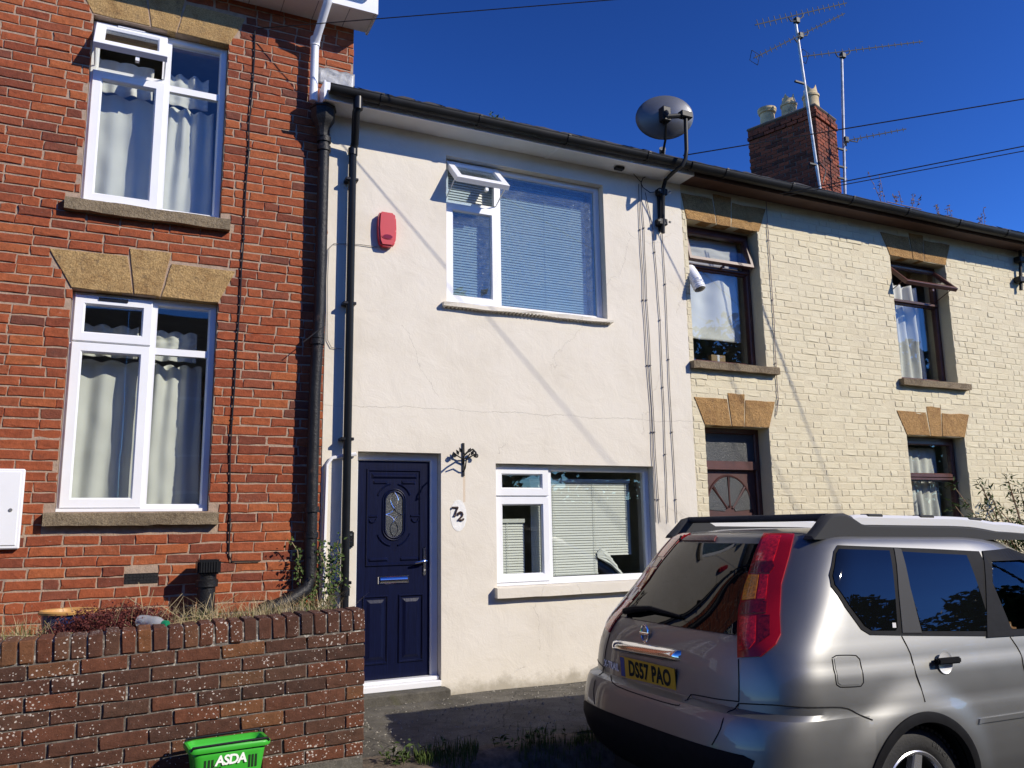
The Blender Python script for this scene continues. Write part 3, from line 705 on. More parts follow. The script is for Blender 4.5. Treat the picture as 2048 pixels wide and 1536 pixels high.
mb.tube([(tx, -.325, 5.06), (tx, -.325, 4.93), (tx-.01, -.30, 4.88), (gx+.01, -.10, 4.70), (gx, -.075, 4.64), (gx, -.075, .02)], .034, 12)
mb.tube([(tx, -.325, 4.90), (tx, -.325, 5.04)], .041, 12); mb.tube([(gx, -.075, 4.60), (gx, -.075, 4.66)], .041, 12); mb.tube([(gx, -.075, .86), (gx, -.075, .92)], .041, 12)
bd = mb.build('black_downpipe', m_black, mh, smooth=True)
for z_ in (4.36, 3.25, 2.1, .95): MB().box(gx-.06, gx+.05, -.10, -.001, z_, z_+.025).build('pipe_clip', m_black, bd, bevel=.004)
mxm = fx(996, 520, .085); tzm = fz(940, 412, .085)
upvc(mh, MU, .085, mxm, tzm, False, R_(46), m_dglass, vent=False)
mxn = fx(1098, 1050, .085); tzn = fz(1045, 993, .085)
upvc(mh, ML, .085, mxn, tzn, False, 0, m_glass, vent=False)
# ragged rendered sill above, plain one below
sill(mh, 2.53, 4.32, 3.345, 3.386, m_render, -.055, jag=.006, yb=.085)
mb = MB()
for i in range(46):
    x = 2.55+i*.0385; mb.tube([(x, -.05, 3.352), (x, .0, 3.338)], .011, 5)
mb.build('sill_underside', m_render, mh)
sill(mh, 3.015, 4.78, .770, .862, m_render, -.07, jag=.002, yb=.085)
# door
dy = .105
mb = MB(); mb.ring((1.787, 2.520, .10, 2.020), (1.814, 2.455, .155, 1.955), dy-.02, dy+.07, .01); mb.build('door_frame', m_upvc, mh)
mb = MB(); mb.box(1.79, 2.518, -.015, dy-.022, .085, .135); mb.box(1.79, 2.518, .03, dy+.05, .1355, .165); mb.build('door_threshold', m_upvc, mh, bevel=.006)
MB().box(1.72, 2.56, -.13, .10, -.03, .083).build('door_step', m_conc, mh, bevel=.012)
X0, X1, Z0, Z1 = 1.817, 2.452, .168, 1.952
door = MB().box(X0, X1, dy, dy+.045, Z0, Z1).build('front_door', m_navy, mh)
cx = (X0+X1)/2
def panel_ring(a, b, c, d, w=.022, yo=.012): MB().ring((a, b, c, d), (a+w, b-w, c+w, d-w), dy-yo, dy+.004, .012).build('panel_moulding', m_navy, door)
def raised(a, b, c, d, yo=.012, bv=.03):
    o = [(a,c),(b,c),(b,d),(a,d)]; i = [(a+bv,c+bv),(b-bv,c+bv),(b-bv,d-bv),(a+bv,d-bv)]
    MB().add([(x,dy+.002,z) for x,z in o]+[(x,dy-yo,z) for x,z in i], [(4,5,6,7)]+[(k,(k+1)%4,4+(k+1)%4,4+k) for k in range(4)]).build('raised_panel', m_navy, door)
panel_ring(X0+.055, cx-.045, Z0+.12, .835); raised(X0+.085, cx-.075, Z0+.15, .805)
panel_ring(cx+.045, X1-.055, Z0+.12, .835); raised(cx+.075, X1-.085, Z0+.15, .805)
panel_ring(X0+.075, X1-.075, 1.075, 1.885, .026)
raised(X0+.112, X1-.112, 1.800, 1.852, .014, .02)
for s in (-1, 1):
    raised(cx+s*.125-.065, cx+s*.125+.065, 1.752, 1.79, .011, .014); raised(cx+s*.135-.085, cx+s*.135+.085, 1.108, 1.145, .011, .014)
    raised(cx+s*.188-.045, cx+s*.188+.045, 1.475, 1.498, .010, .008)
    MB().tube([(cx+s*.188+.03*math.cos(a), dy-.004, 1.465+.03*math.sin(a)) for a in [math.pi+math.pi*k/8 for k in range(9)]], .006, 6).build('panel_moulding', m_navy, door)
def stad(rx, rz, n=40, a0=0, a1=6.2832):
    out = []
    for k in range(n+1):
        a = a0+(a1-a0)*k/n; c, s_ = math.cos(a), math.sin(a)
        out.append((rx*c, (rz-rx)*(1 if s_ > 0.02 else -1 if s_ < -.02 else s_*50)+rx*s_))
    return out
gz = 1.50
for rx, rz, r_ in ((.082, .195, .009), (.10, .213, .006)):
    MB().tube([(cx+x, dy-.004, gz+z) for x, z in stad(rx, rz)], r_, 8).build('glazing_bead', m_navy, door, smooth=True)
for a0, a1 in ((.35, 1.35), (1.8, 2.8), (3.5, 4.5), (4.95, 5.95)):
    MB().tube([(cx+x, dy-.002, gz+z) for x, z in stad(.15, .262, 16, a0, a1)], .008, 6).build('panel_moulding', m_navy, door, smooth=True)
pl = stad(.077, .19)[:-1]
MB().prism([(cx+x, gz+z) for x, z in pl], dy-.004, dy+.003).build('oval_glass', m_obsc, door)
def lead(pts): MB().tube([(cx+x, dy-.006, gz+z) for x, z in pts], .0032, 5).build('lead_came', m_chrome, door)
for s in (-1, 1):
    lead([(s*.034*math.sin(math.pi*t/10), .05+.14*t/10) for t in range(11)]); lead([(s*.034*math.sin(math.pi*t/10), -.05-.14*t/10) for t in range(11)])
    lead([(0, s*.05), (.012, s*.03), (.04, s*.010), (.075, 0)]); lead([(0, s*.05), (-.012, s*.03), (-.04, s*.010), (-.075, 0)])
mb = MB(); mb.box(cx-.135, cx+.135, dy-.008, dy, .925, .990); lb = mb.build('letter_plate', m_chrome, door, bevel=.004)
mb = MB(); mb.grid(lambda u, v: (cx-.118+.236*u, dy-.010-.012*math.sin(v*3.14), .935+.045*v), 1, 8); mb.build('letter_flap', m_chrome, door, smooth=True)
hx_ = X1-.045
mb = MB(); mb.box(hx_-.014, hx_+.014, dy-.010, dy, .985, 1.22); mb.build('handle_plate', m_chrome, door, bevel=.008, seg=2)
MB().tube([(hx_, dy-.008, 1.105), (hx_, dy-.05, 1.105), (hx_-.02, dy-.055, 1.104), (hx_-.10, dy-.052, 1.092)], [.010, .010, .011, .008], 10).build('door_handle', m_chrome, door, smooth=True)
MB().tube([(hx_, dy-.013, 1.03), (hx_, dy-.002, 1.03)], .009, 10).build('key_cylinder', m_steel, door)
# blinds
def blind(label, x0, x1, z0, z1, y, pitch, cut=None, cords=(.3, .7), shut=False):
    t = thing('venetian_blind', label, 'blind', ((x0+x1)/2, y, z0)); mb = MB(); z = z0+.02; k = 0
    while z < z1-.03:
        a, b = x0, x1
        for c in ([cut] if cut else []):
            if z < c[1]: b = c[0]
        tl = .55+.05*math.sin(k*.9)
        pts = [(-.012, -.012*tl), (0, .002), (.012, .012*tl)]
        if shut: pts = [(-.0065, .0125), (-.001, .0), (.0045, -.0125)]
        dz = rnd.gauss(0, .0012)
        vs = [(xx, y+p, z-q+dz) for xx in (a, b) for p, q in pts]+[(xx, y+p, z-q+dz+.0008) for xx in (a, b) for p, q in pts]
        mb.add(vs, [(0,1,4,3),(1,2,5,4),(6,7,10,9),(7,8,11,10),(0,3,9,6),(2,5,11,8)]); z += pitch; k += 1
    s_ = mb.build('slats', m_blind, t); s_['kind'] = 'stuff'
    MB().box(x0, x1, y-.02, y+.02, z1-.035, z1).build('head_rail', m_blind, t)
    MB().box(x0, (cut[0] if cut else x1), y-.013, y+.013, z0, z0+.014).build('bottom_rail', m_blind, t)
    for c in cords: MB().tube([(x0+(x1-x0)*c, y-.016, z0), (x0+(x1-x0)*c, y-.016, z1)], .0018, 4).build('ladder_cord', m_blind, t)
    return t
blind('white venetian blind lowered behind the large first floor window', MU[0]+.05, MU[1]-.12, MU[2]+.03, MU[3]+.04, .19, .026, shut=True)
bl = blind('white venetian blind bunched up at one corner behind the ground floor window', mxn-.12, ML[1]-.15, ML[2]+.06, ML[3]-.12, .22, .024, cut=(ML[1]-.54, 1.11), cords=(.22, .62), shut=True)
blind('narrow white venetian blind behind the ground floor casement', ML[0]+.03, mxn-.19, ML[2]+.06, tzn-.20, .225, .024, cords=(.5,), shut=True)
mb = MB()
for k in range(11):
    a = k/10; p0 = Vector((ML[1]-.55, .20, 1.11-.02*a)); p1 = p0+Vector((.10+.22*a, -.015+rnd.uniform(-.02,.02), .03-.28*a))
    q = p0.lerp(p1, .5)+Vector((0, 0, .03)); w = Vector((0, .004, .012))
    mb.add([p0-w, p0+w, q+w, q-w, p1+w, p1-w], [(0,1,2,3),(3,2,4,5)])
sl_ = mb.build('bent_slats', m_blind, bl); sl_['kind'] = 'stuff'

# ------------------------------------------------------------------ right: cream painted brick house
C1 = (5.325, 6.305, 3.050, 4.602); C2 = (8.415, 9.425, 3.062, 4.602); CD = (5.412, 6.275, .14, 2.383); C4 = (8.400, 9.430, .90, 2.380)
rh = thing('cream_brick_house', 'cream painted brick terraced house with dark brown windows and orange stone lintels', 'house', (9, 0, 0))
mb = MB(); wall_holes(mb, 5.264, 15.0, -.05, 5.10, .0034, .34, [C1, C2, CD, C4]); mb.build('wall', m_creamw, rh)
def cst(a, b, zb, key):
    c = a+(b-a)*.40; d = a+(b-a)*.60; w = b-a
    return [[(a-.13*w if a > 5.45 else max(5.268, a-.14*w), zb+.285), (c-.035, zb+.285), (c+.0, zb), (a, zb)], [(c-.025, zb+.285+key), (d+.03, zb+.285+key), (d, zb-.002), (c+.008, zb-.002)], [(d+.038, zb+.287), (b+.125*w, zb+.290), (b, zb), (d+.008, zb)]]
CS = [cst(5.325, 6.33, 4.604, .06), cst(8.415, 9.43, 4.604, .06), cst(5.415, 6.28, 2.384, .065), cst(8.40, 9.43, 2.382, .070)]
holes = [rect_hole(*h) for h in (C1, C2, CD, C4)]+[poly_hole(p) for s in CS for p in s]+[rect_hole(5.265, 6.43, 2.965, 3.045), rect_hole(8.36, 9.57, 2.97, 3.055), rect_hole(8.35, 9.5, .82, .9)]
it = courses(5.268, 14.6, .0, 4.97, .0752, .010, .2325, 'flemish', holes, 9)
lay(rh, it, .0005, .05, m_cream, m_cream_i, 300, rough=.0026, proud=.0016)
for s in CS: lintel(rh, s, -.004, m_stone2)
sill(rh, 5.266, 6.425, 2.965, 3.046, m_sill, -.07, yb=.15); sill(rh, 8.36, 9.565, 2.972, 3.056, m_sill, -.07, yb=.15); sill(rh, 8.35, 9.5, .82, .90, m_sill, -.07, yb=.15)
def brown(h, tz, op):
    x0, x1, z0, z1 = h; yf = .16
    mb = MB(); mb.ring((x0+.002, x1-.002, z0+.002, z1-.002), (x0+.055, x1-.055, z0+.06, z1-.055), yf, yf+.07, .01)
    mb.box(x0+.05, x1-.05, yf+.004, yf+.066, tz-.03, tz+.03); mb.box(x0+.004, x1-.004, yf-.045, yf+.01, z0+.004, z0+.03); mb.box(x0+.04, x1-.04, yf-.03, yf+.01, tz-.012, tz+.012)
    w = mb.build('window', m_wood, rh)
    sash(w, (x0+.045, x1-.045, tz+.02, z1-.045), yf-.025, .05, m_wood, m_glass, op)
    pane(w, (x0+.05, x1-.05, z0+.055, tz-.025), yf+.03, m_glass)
t1 = fz(1440, 540, .16); t2 = fz(1835, 608, .16); t4 = fz(1868, 958, .16)
brown(C1, t1, R_(15)); brown(C2, t2, R_(44)); brown(C4, t4, 0)
for h in (C1, C2, C4, CD): room(rh, h, .342)
# brown half glazed door with a fan of panes
yd = .17
mb = MB(); mb.ring((CD[0]+.002, CD[1]-.002, CD[2], CD[3]-.002), (CD[0]+.06, CD[1]-.06, CD[2]+.03, CD[3]-.06), yd, yd+.08, .01); tzd = 1.985
mb.box(CD[0]+.05, CD[1]-.05, yd-.02, yd+.07, tzd-.045, tzd+.045); mb.build('door_frame', m_wood, rh)
dcx = (CD[0]+CD[1])/2; dw = CD[1]-CD[0]-.13
m_red = M('worn_brown_door', (.06,.018,.014), .5, var=.3, vs=9, dirt=((.14,.06,.045), 26, .68))
MB().box(CD[0]+.062, CD[1]-.062, yd+.02, yd+.026, tzd+.03, CD[3]-.062).build('fanlight_pane', m_obsc, rh)
dr = MB().box(dcx-dw/2, dcx+dw/2, yd+.03, yd+.07, .175, tzd-.048).build('front_door', m_red, rh)
fzc = 1.50; ro = .30
for k in range(4):
    a0, a1 = math.pi*k/4+.07, math.pi*(k+1)/4-.07
    pts = [(dcx+.07*math.cos(a0), fzc+.07*math.sin(a0))]+[(dcx+ro*math.cos(a0+(a1-a0)*i/6), fzc+ro*1.22*math.sin(a0+(a1-a0)*i/6)) for i in range(7)]+[(dcx+.07*math.cos(a1), fzc+.07*math.sin(a1))]
    MB().prism(pts, yd+.024, yd+.031).build('fan_pane', m_obsc, dr)
MB().tube([(dcx+(ro+.012)*math.cos(math.pi*i/16), yd+.03, fzc+(ro+.012)*1.22*math.sin(math.pi*i/16)) for i in range(17)], .014, 6).build('fan_moulding', m_red, dr, smooth=True)
for k in (1, 2, 3): MB().tube([(dcx+.05*math.cos(math.pi*k/4), yd+.028, fzc+.05*math.sin(math.pi*k/4)), (dcx+ro*math.cos(math.pi*k/4), yd+.028, fzc+ro*1.22*math.sin(math.pi*k/4))], .014, 6).build('fan_bar', m_red, dr)
MB().box(dcx-ro-.02, dcx+ro+.02, yd+.012, yd+.03, fzc-.05, fzc-.012).build('fan_base_rail', m_red, dr, bevel=.004)
MB().box(dcx-.25, dcx+.25, yd+.02, yd+.03, .35, 1.30).build('door_panel', m_red, dr, bevel=.008)
# eaves
MB().box(5.252, 15, -.245, -.002, ZS+.01, ZS+.03).build('soffit', m_brownsoff, rh)
MB().box(5.252, 15, -.265, -.245, ZS+.0, 5.12).build('fascia', m_brownsoff, rh)
gutter(rh, 5.14, 15, -.328, 5.05, .064, m_gut)
roof(rh, 5.24, 15, 5.065, R_(30.2), 4.2, ye=-.26)
# cloths behind the brown windows
m_cotton = M('white_cotton', (.80,.80,.76), .95, var=.05, vs=4)
def sheet_mat():
    m, ns, ls, b = newmat('striped_sheet'); P = wpos(ns); s = ns.new('ShaderNodeSeparateXYZ'); ls.new(P, s.inputs[0])
    wv = math_n(ns, ls, 'ADD', s.outputs[2], math_n(ns, ls, 'MULTIPLY', math_n(ns, ls, 'SUBTRACT', noise_n(ns, ls, 4, 2, .5, P).outputs[0], .5), .03))
    f = math_n(ns, ls, 'MULTIPLY', math_n(ns, ls, 'SUBTRACT', wv, 4.03), 2.0)
    st = math_n(ns, ls, 'GREATER_THAN', math_n(ns, ls, 'SINE', math_n(ns, ls, 'MULTIPLY', wv, 210.0)), .1)
    band = ramp(ns, ls, f, [(0, (.55,.10,.14)), (.26, (.55,.10,.14)), (.27, (.24,.24,.30)), (.50, (.24,.24,.30)), (.51, (.74,.73,.70))], 'CONSTANT')
    inb = math_n(ns, ls, 'MULTIPLY', math_n(ns, ls, 'GREATER_THAN', f, .27), math_n(ns, ls, 'LESS_THAN', f, .50))
    c = mixc(ns, ls, math_n(ns, ls, 'MULTIPLY', st, math_n(ns, ls, 'MULTIPLY', inb, .6)), band, (.7,.7,.7))
    ls.new(c, b.inputs['Base Color']); b.inputs['Roughness'].default_value = .95; return m
curtain('striped pink, grey and white cloth pinned behind the tilted brown top light', C1[0]+.0, C1[1]-.10, t1+.04, C1[3]-.09, .245, 1.6, sheet_mat(), name='pinned_cloth', amp=.012, seed=3, scallop=0, cat='cloth')
curtain('white sheet hung behind the brown first floor window above the brown door', C1[0]+.02, C1[1]-.13, C1[2]+.31, t1-.02, .25, 2.2, m_cotton, name='hung_sheet', amp=.02, seed=5, scallop=0, cat='sheet')
curtain('white curtain behind the brown window with the wide open top light', C2[0]-.02, C2[1]-.22, C2[2]-.0, C2[3]-.25, .30, 5, m_cotton, seed=6, amp=.03, gather=.3)
curtain('left white curtain behind the brown ground floor window', C4[0]-.02, C4[0]+.42, C4[2], C4[3]-.12, .29, 3.5, m_cotton, seed=2, amp=.028)
curtain('right white curtain behind the brown ground floor window', C4[0]+.44, C4[1]-.14, C4[2], C4[3]-.12, .31, 3.2, m_cotton, seed=8, amp=.028)
bx = thing('cardboard_box', 'small brown cardboard box on the inner sill of the brown window', 'box', (5.86, .27, 3.05))
m_card = M('cardboard', (.36,.25,.14), .9, var=.1)
MB().box(5.76, 5.95, .25, .30, 3.055, 3.20).build('carton', m_card, bx); MB().box(5.84, 5.87, .248, .2495, 3.055, 3.20).build('tape', m_upvc, bx)
# white flexible hose poking out under the tilted sash
P0 = fp(1378, 540, .10); P1 = fp(1392, 558, -.06); P2 = fp(1400, 578, -.10); mb = MB(); pts = []; rs = []
for k in range(49):
    t = k/48; p = P0*(1-t)**2+P1*2*t*(1-t)+P2*t*t; pts.append(p); rs.append(.062+.006*math.sin(k*1.7))
mb.tube(pts, rs, 14, cap=False)
o_ = tag(centre(mb.build('vent_hose', m_upvc, smooth=True, ang=80)), 'white corrugated flexible hose poking out under the tilted brown sash', 'hose'); o_.modifiers.new('t', 'SOLIDIFY').thickness = .004

# ------------------------------------------------------------------ chimney, pots and aerials
ch = thing('chimney_stack', 'dark red brick chimney stack with three clay pots behind the roof', 'chimney', (11.52, 3.79, 6.6), rotz=R_(19))
CW, CL, CT = .90, 1.42, 2.58                       # width, length, height of the stack
MB().box(.012, CW-.012, .012, CL-.012, 0, CT-.004).build('core', m_cmortar, ch, local=True)
MB().box(-.02, CW+.02, -.02, CL+.02, CT-.006, CT+.05).build('mortar_cap', m_cmortar, ch, local=True, bevel=.02)
kz = 0
z = .02
while z < CT-.06:
    out = .035 if z > CT-.30 and z < CT-.1 else 0
    off = .115 if kz % 2 else 0
    for face, ln in (('f', CW), ('l', CL)):
        x = -off
        while x < ln-.03:
            a, b = max(x, 0)-(out if x <= 0 else 0), min(x+.225, ln)
            if b-a > .04:
                me = brick_mesh(b-a-.01, .064, .05, rnd.randrange(5))
                if face == 'f': ob = link('brick', me, m_cbrick, ch, ((a+b)/2, -out+rnd.gauss(0,.002), z+.036))
                else: ob = link('brick', me, m_cbrick, ch, (-out+rnd.gauss(0,.002), (a+b)/2, z+.036)); ob.rotation_euler[2] = -math.pi/2
            x += .235
    z += .0752; kz += 1
m_clay = M('buff_clay', (.52,.40,.23), .9, var=.3, vs=7, dirt=((.10,.08,.06), 5, .6))
for k, (yy, kind) in enumerate(((1.17, 0), (.70, 1), (.24, 1))):
    Mx = Matrix.Translation((CW/2-.05, yy, CT+.045)) @ Matrix.Scale(1.14, 4); mb = MB()
    if kind == 0: mb.lathe([(.135,0),(.128,.20),(.125,.32),(.15,.335),(.155,.37),(.165,.38),(.165,.42),(.13,.42),(.11,.3),(.10,0)], 20, Mx)
    else:
        mb.lathe([(.135,0),(.128,.30),(.145,.31),(.145,.345),(.128,.355),(.118,.38)], 20, Mx); vs = []; n = 20
        for j in range(n):
            a = 6.283*j/n; up = .14 if j % 5 == 0 else .085 if j % 5 in (1, 4) else .05
            vs += [(.118*math.cos(a), .118*math.sin(a), .38), (.105*math.cos(a), .105*math.sin(a), .38+up), (.09*math.cos(a), .09*math.sin(a), .38+up), (.09*math.cos(a), .09*math.sin(a), .1)]
        mb.add(vs, [(j*4+q, ((j+1)%n)*4+q, ((j+1)%n)*4+q+1, j*4+q+1) for j in range(n) for q in range(3)], Mx)
    mb.build('chimney_pot', m_clay, ch, local=True, smooth=True, ang=40)
m_alu = M('dull_aluminium', (.035,.035,.036), .6, spec=.3)
def yagi(root, a, b, n, el, ref=False):
    a, b = Vector(a), Vector(b); d = (b-a).normalized(); e = Vector((.25, -.1, 1)); e = (e-d*e.dot(d)).normalized()
    bm_ = MB().tube([a, b], .011, 6).build('boom', m_alu, root); mb = MB()
    for k in range(n):
        p = a.lerp(b, (k+.5)/n); l = el*(1-.35*k/n); mb.tube([p-e*l*.5, p+e*l*.5], .007, 4)
    r = mb.build('elements', m_alu, bm_); r['kind'] = 'stuff'
    if ref:
        p = a+d*.02; s = d.cross(e); mb = MB()
        for q in (-1, 1): mb.tube([p+e*.14, p+s*q*.12, p-e*.14], .006, 4)
        mb.build('reflector', m_alu, bm_)
def mastset(name, label, base, top, yagis, y, hooks=()):
    B, T = fp(*base, y), fp(*top, y); root = thing(name, label, 'aerial', B); MB().tube([B, T], .026, 10).build('mast', m_steel, root, smooth=True)
    for (a, b, n, el, rf, mnt) in yagis:
        A_, B_ = fp(*a, y-.05), fp(*b, y-.05); yagi(root, A_, B_, n, el, rf)
        P_ = fp(*mnt, y); t = max(.1, min(.9, (P_-A_).dot(B_-A_)/(B_-A_).length_squared)); q = A_.lerp(B_, t); d = (B_-A_).normalized()
        MB().tube([q-d*.22+Vector((0,0,-.01)), q-d*.16+Vector((0,0,-.10)), P_+Vector((0,-.03,-.02)), q+d*.16+Vector((0,0,-.07)), q+d*.22], .013, 6).build('cradle', m_alu, root, smooth=True)
        MB().box(P_.x-.05, P_.x+.05, P_.y-.06, P_.y+.03, P_.z-.06, P_.z+.05).build('clamp', m_gut, root, bevel=.01)
    for h in hooks:
        p = fp(*h, y); MB().box(p.x-.16, p.x+.06, p.y-.02, p.y+.02, p.z-.015, p.z+.015).build('bracket', m_gut, root)
    return root
mastset('tv_aerial_mast', 'leaning steel mast with two stacked television aerials by the chimney', (1641, 385), (1590, 38),
        [((1510, 50), (1693, 6), 17, .17, False, (1592, 42)), ((1508, 116), (1689, 27), 20, .11, True, (1599, 72))], 3.55, ((1632, 330), (1603, 166)))
mastset('tv_aerial_mast', 'upright steel mast with one long and one short television aerial beside the chimney', (1690, 390), (1683, 106),
        [((1607, 113), (1845, 83), 18, .12, True, (1684, 112)), ((1690, 282), (1812, 258), 10, .11, False, (1690, 280))], 3.75, ((1688, 300), (1688, 335), (1688, 358)))
cable('aerial_lead', 'black aerial lead hanging off the leaning mast at the chimney foot', [(1637, 322, 3.5), (1652, 340, 3.5), (1646, 365, 3.5)], .012, m_cable, sub=0)

# ------------------------------------------------------------------ overhead wires to a pole across the road
POLE = Vector((17.0, -10.0, 5.75))
pol = thing('telegraph_pole', 'tall timber telegraph pole across the road that the wires run to', 'pole', (17, -10, -.29))
m_pole = M('creosoted_timber', (.10,.07,.05), .9, var=.4, vs=9)
MB().tube([(17, -10, -.3), (17, -10, 6.6)], [.14, .11], 14).build('pole_shaft', m_pole, pol); MB().tube([(16.6, -10, 6.0), (17.4, -10, 6.0)], .03, 8).build('crossarm', m_steel, pol)
def wire(label, a, b, sag=.10, r=.008):
    a, b = Vector(a), Vector(b); pts = [a.lerp(b, k/30)-Vector((0, 0, sag*4*(k/30)*(1-k/30))) for k in range(31)]
    tag(centre(MB().tube(pts, r, 6).build('overhead_wire', m_cable, smooth=True, ang=180)), label, 'wire')
wire('black overhead wire running from the brick house across the sky', (.84, -.06, 5.60), POLE+Vector((0, 0, -.15)), .0, .0046)
wire('black overhead wire running from the dish bracket out over the chimney', fp(1366, 311, -.38), POLE+Vector((.1, 0, .30)), .02, .006)
wire('upper one of two overhead wires leaving the cream house roof', fp(1560, 388, -.40), POLE+Vector((.1, 0, .42)), .02, .006)
wire('lower one of two overhead wires leaving the cream house roof', fp(1566, 392, -.40), POLE+Vector((.1, 0, .36)), .05, .005)

# ------------------------------------------------------------------ satellite dish
m_dish = M('dark_grey_dish_mesh', (.17,.175,.185), .42, metal=.4, var=.08)
DC = fp(1329, 234, -.20); ds = thing('satellite_dish', 'dark grey satellite dish on a bent pole above the gutter', 'dish', fp(1325, 462, -.02))
o_ = ORG[ds.name]
ax = Vector((.50, .84, .10)).normalized()           # dish looks away over the roof; we see its back
s1 = Vector((1, -.6, -.06)); s1 = (s1-ax*s1.dot(ax)).normalized(); s2 = ax.cross(s1)
mb = MB(); nr, na = 8, 36
def dpt(r, a, off=0): 
    return DC+s1*(.292*r*math.cos(a))+s2*(.232*r*math.sin(a))+ax*(.075*(r*r-1)+off)
vs = [dpt(0, 0)]+[dpt(k/nr, 6.2832*j/na) for k in range(1, nr+1) for j in range(na)]+[dpt(1.035, 6.2832*j/na, .012) for j in range(na)]+[dpt(1.0, 6.2832*j/na, .03) for j in range(na)]
fs = [(0, 1+j, 1+(j+1)%na) for j in range(na)]+[(1+k*na+j, 1+k*na+(j+1)%na, 1+(k+1)*na+(j+1)%na, 1+(k+1)*na+j) for k in range(nr+1) for j in range(na)]
mb.add(vs, fs); d_ = mb.build('reflector', m_dish, ds, smooth=True, ang=60); d_.modifiers.new('t', 'SOLIDIFY').thickness = .003
pp = [fp(1326, 466, -.07), fp(1326, 378, -.07), fp(1331, 360, -.12), fp(1346, 345, -.30), fp(1364, 332, -.44), fp(1371, 318, -.47), fp(1373, 300, -.47), fp(1371, 230, -.47)]
MB().tube(pp, .021, 10).build('pole', m_gut, ds, smooth=True)
bk = DC-ax*.12; MB().tube([fp(1376, 231, -.47), fp(1337, 233, -.47), bk], [.026, .026, .032], 8).build('arm', m_gut, ds)
p = fp(1372, 231, -.47); MB().box(p.x-.08, p.x+.06, p.y-.04, p.y+.04, p.z-.035, p.z+.035).build('clamp', m_gut, ds, bevel=.01)
MB().box(bk.x-.05, bk.x+.05, bk.y-.03, bk.y+.06, bk.z-.10, bk.z+.06).build('back_bracket', m_gut, ds, bevel=.01)
lo = dpt(1, -1.57) if dpt(1, -1.57).z < dpt(1, 1.57).z else dpt(1, 1.57)
ln_ = lo+ax*.30+Vector((0, 0, -.10)); MB().tube([bk+Vector((0,0,-.08)), lo+Vector((0,-.02,-.02)), ln_], .014, 6).build('lnb_arm', m_gut, ds)
MB().tube([ln_, ln_-ax*.09+Vector((0,0,.07))], [.03, .036], 10).build('lnb', m_lead, ds)
for zz in (385, 445):
    p = fp(1325, zz, -.05); MB().box(p.x-.065, p.x+.045, -.085, -.002, p.z-.035, p.z+.035).build('wall_clamp', m_gut, ds, bevel=.008)
    for q in (-.075, .055): MB().tube([(p.x+q, -.09, p.z), (p.x+q+.02, -.09, p.z)], .012, 6).build('clamp_bolt', m_steel, ds)
p, q = fp(1319, 380, -.03), fp(1319, 462, -.03); MB().box(p.x-.02, p.x+.012, -.035, -.004, q.z, p.z).build('wall_rail', m_gut, ds)
b2 = thing('wall_bracket', 'black steel aerial bracket on the cream brick wall right of the open brown window', 'bracket', fp(2040, 575))
for zz in (520, 560):
    p = fp(2040, zz, -.05); MB().box(p.x-.07, p.x+.07, -.10, -.002, p.z-.04, p.z+.04).build('wall_clamp', m_gut, b2, bevel=.01)
p, q = fp(2040, 500, -.05), fp(2042, 580, -.05); MB().tube([q, p, p+Vector((.0,-.12,.16))], .022, 8).build('pole', m_gut, b2)

# ------------------------------------------------------------------ fittings on the cream render
al = thing('alarm_box', 'red burglar alarm box on the cream rendered wall', 'alarm', fp(770, 497, 0))
m_alarm = M('red_alarm_plastic', (.52,.018,.028), .38, var=.06, vs=5)
a0, a1, z0, z1 = 1.915, 2.082, 3.815, 4.130; am = (a0+a1)/2
pf = [(a0+.018, z1), (a1-.022, z1), (a1-.006, z1-.04), (a1, am*0+3.97), (a1-.008, z0+.05), (a1-.03, z0+.004), (a0+.03, z0), (a0+.010, z0+.045), (a0, 3.98), (a0+.006, z1-.03)]
ab = MB().prism(pf, -.075, -.002).build('housing', m_alarm, al, bevel=.014, seg=3, smooth=True)
for r_, y_, m_ in ((1.0, -.080, m_alarm), (.8, -.083, M('alarm_lens', (.20,.006,.010), .2))):
    MB().prism([(am+.052*r_*math.cos(6.283*k/20), z0+.085+.024*r_*math.sin(6.283*k/20)) for k in range(20)], y_, -.07).build('strobe_lens', m_, al)
cable('alarm_cable', 'thin white alarm cable running from the red alarm box to the downpipe', [(755, 494), (720, 489), (668, 487), (658, 497), (655, 560), (655, 680), (663, 695), (684, 698)], .003, m_cableg, sub=0)
cable('white_conduit', 'thin white pipe running down beside the navy door', [(712, 908), (690, 911), (664, 916), (654, 930), (650, 1050), (645, 1200)], .016, m_upvc, y=-.025, cat='pipe', sub=0)
for lab, pts in (('leftmost of four thin cables clipped to the render below the dish', [(1277, 368), (1287, 600), (1301, 820), (1312, 1045)]),
                 ('second thin cable from the left below the dish', [(1283, 362), (1294, 600), (1306, 820), (1320, 1045)]),
                 ('thin cable looping down the render from beside the dish bracket', [(1290, 385), (1307, 460), (1320, 640), (1328, 820), (1336, 1045)]),
                 ('thin cable dropping straight down from the dish bracket', [(1325, 466), (1333, 620), (1342, 820), (1354, 1045)])):
    cable('wall_cable', lab, pts, .0038, M('brown_cable', (.10,.085,.085), .6))
cable('dish_cable', 'black cable curling from the dish pole across the soffit', [(1330, 372, -.06), (1318, 383, -.03), (1300, 385, -.03), (1286, 375, -.02), (1282, 366, -.02), (1286, 356, -.02), (1300, 350, -.03)], .005, m_cable, sub=0)
cable('brick_wall_cable', 'thin purplish cable down the cream brick wall beside the brown window', [(1532, 402), (1540, 520), (1548, 640), (1554, 770), (1557, 800), (1553, 830)], .005, M('mauve_cable', (.25,.19,.18), .6))
sj = thing('cable_splitter', 'small black cable splitter under the white soffit with dangling leads', 'splitter', fp(1238, 330, -.12))
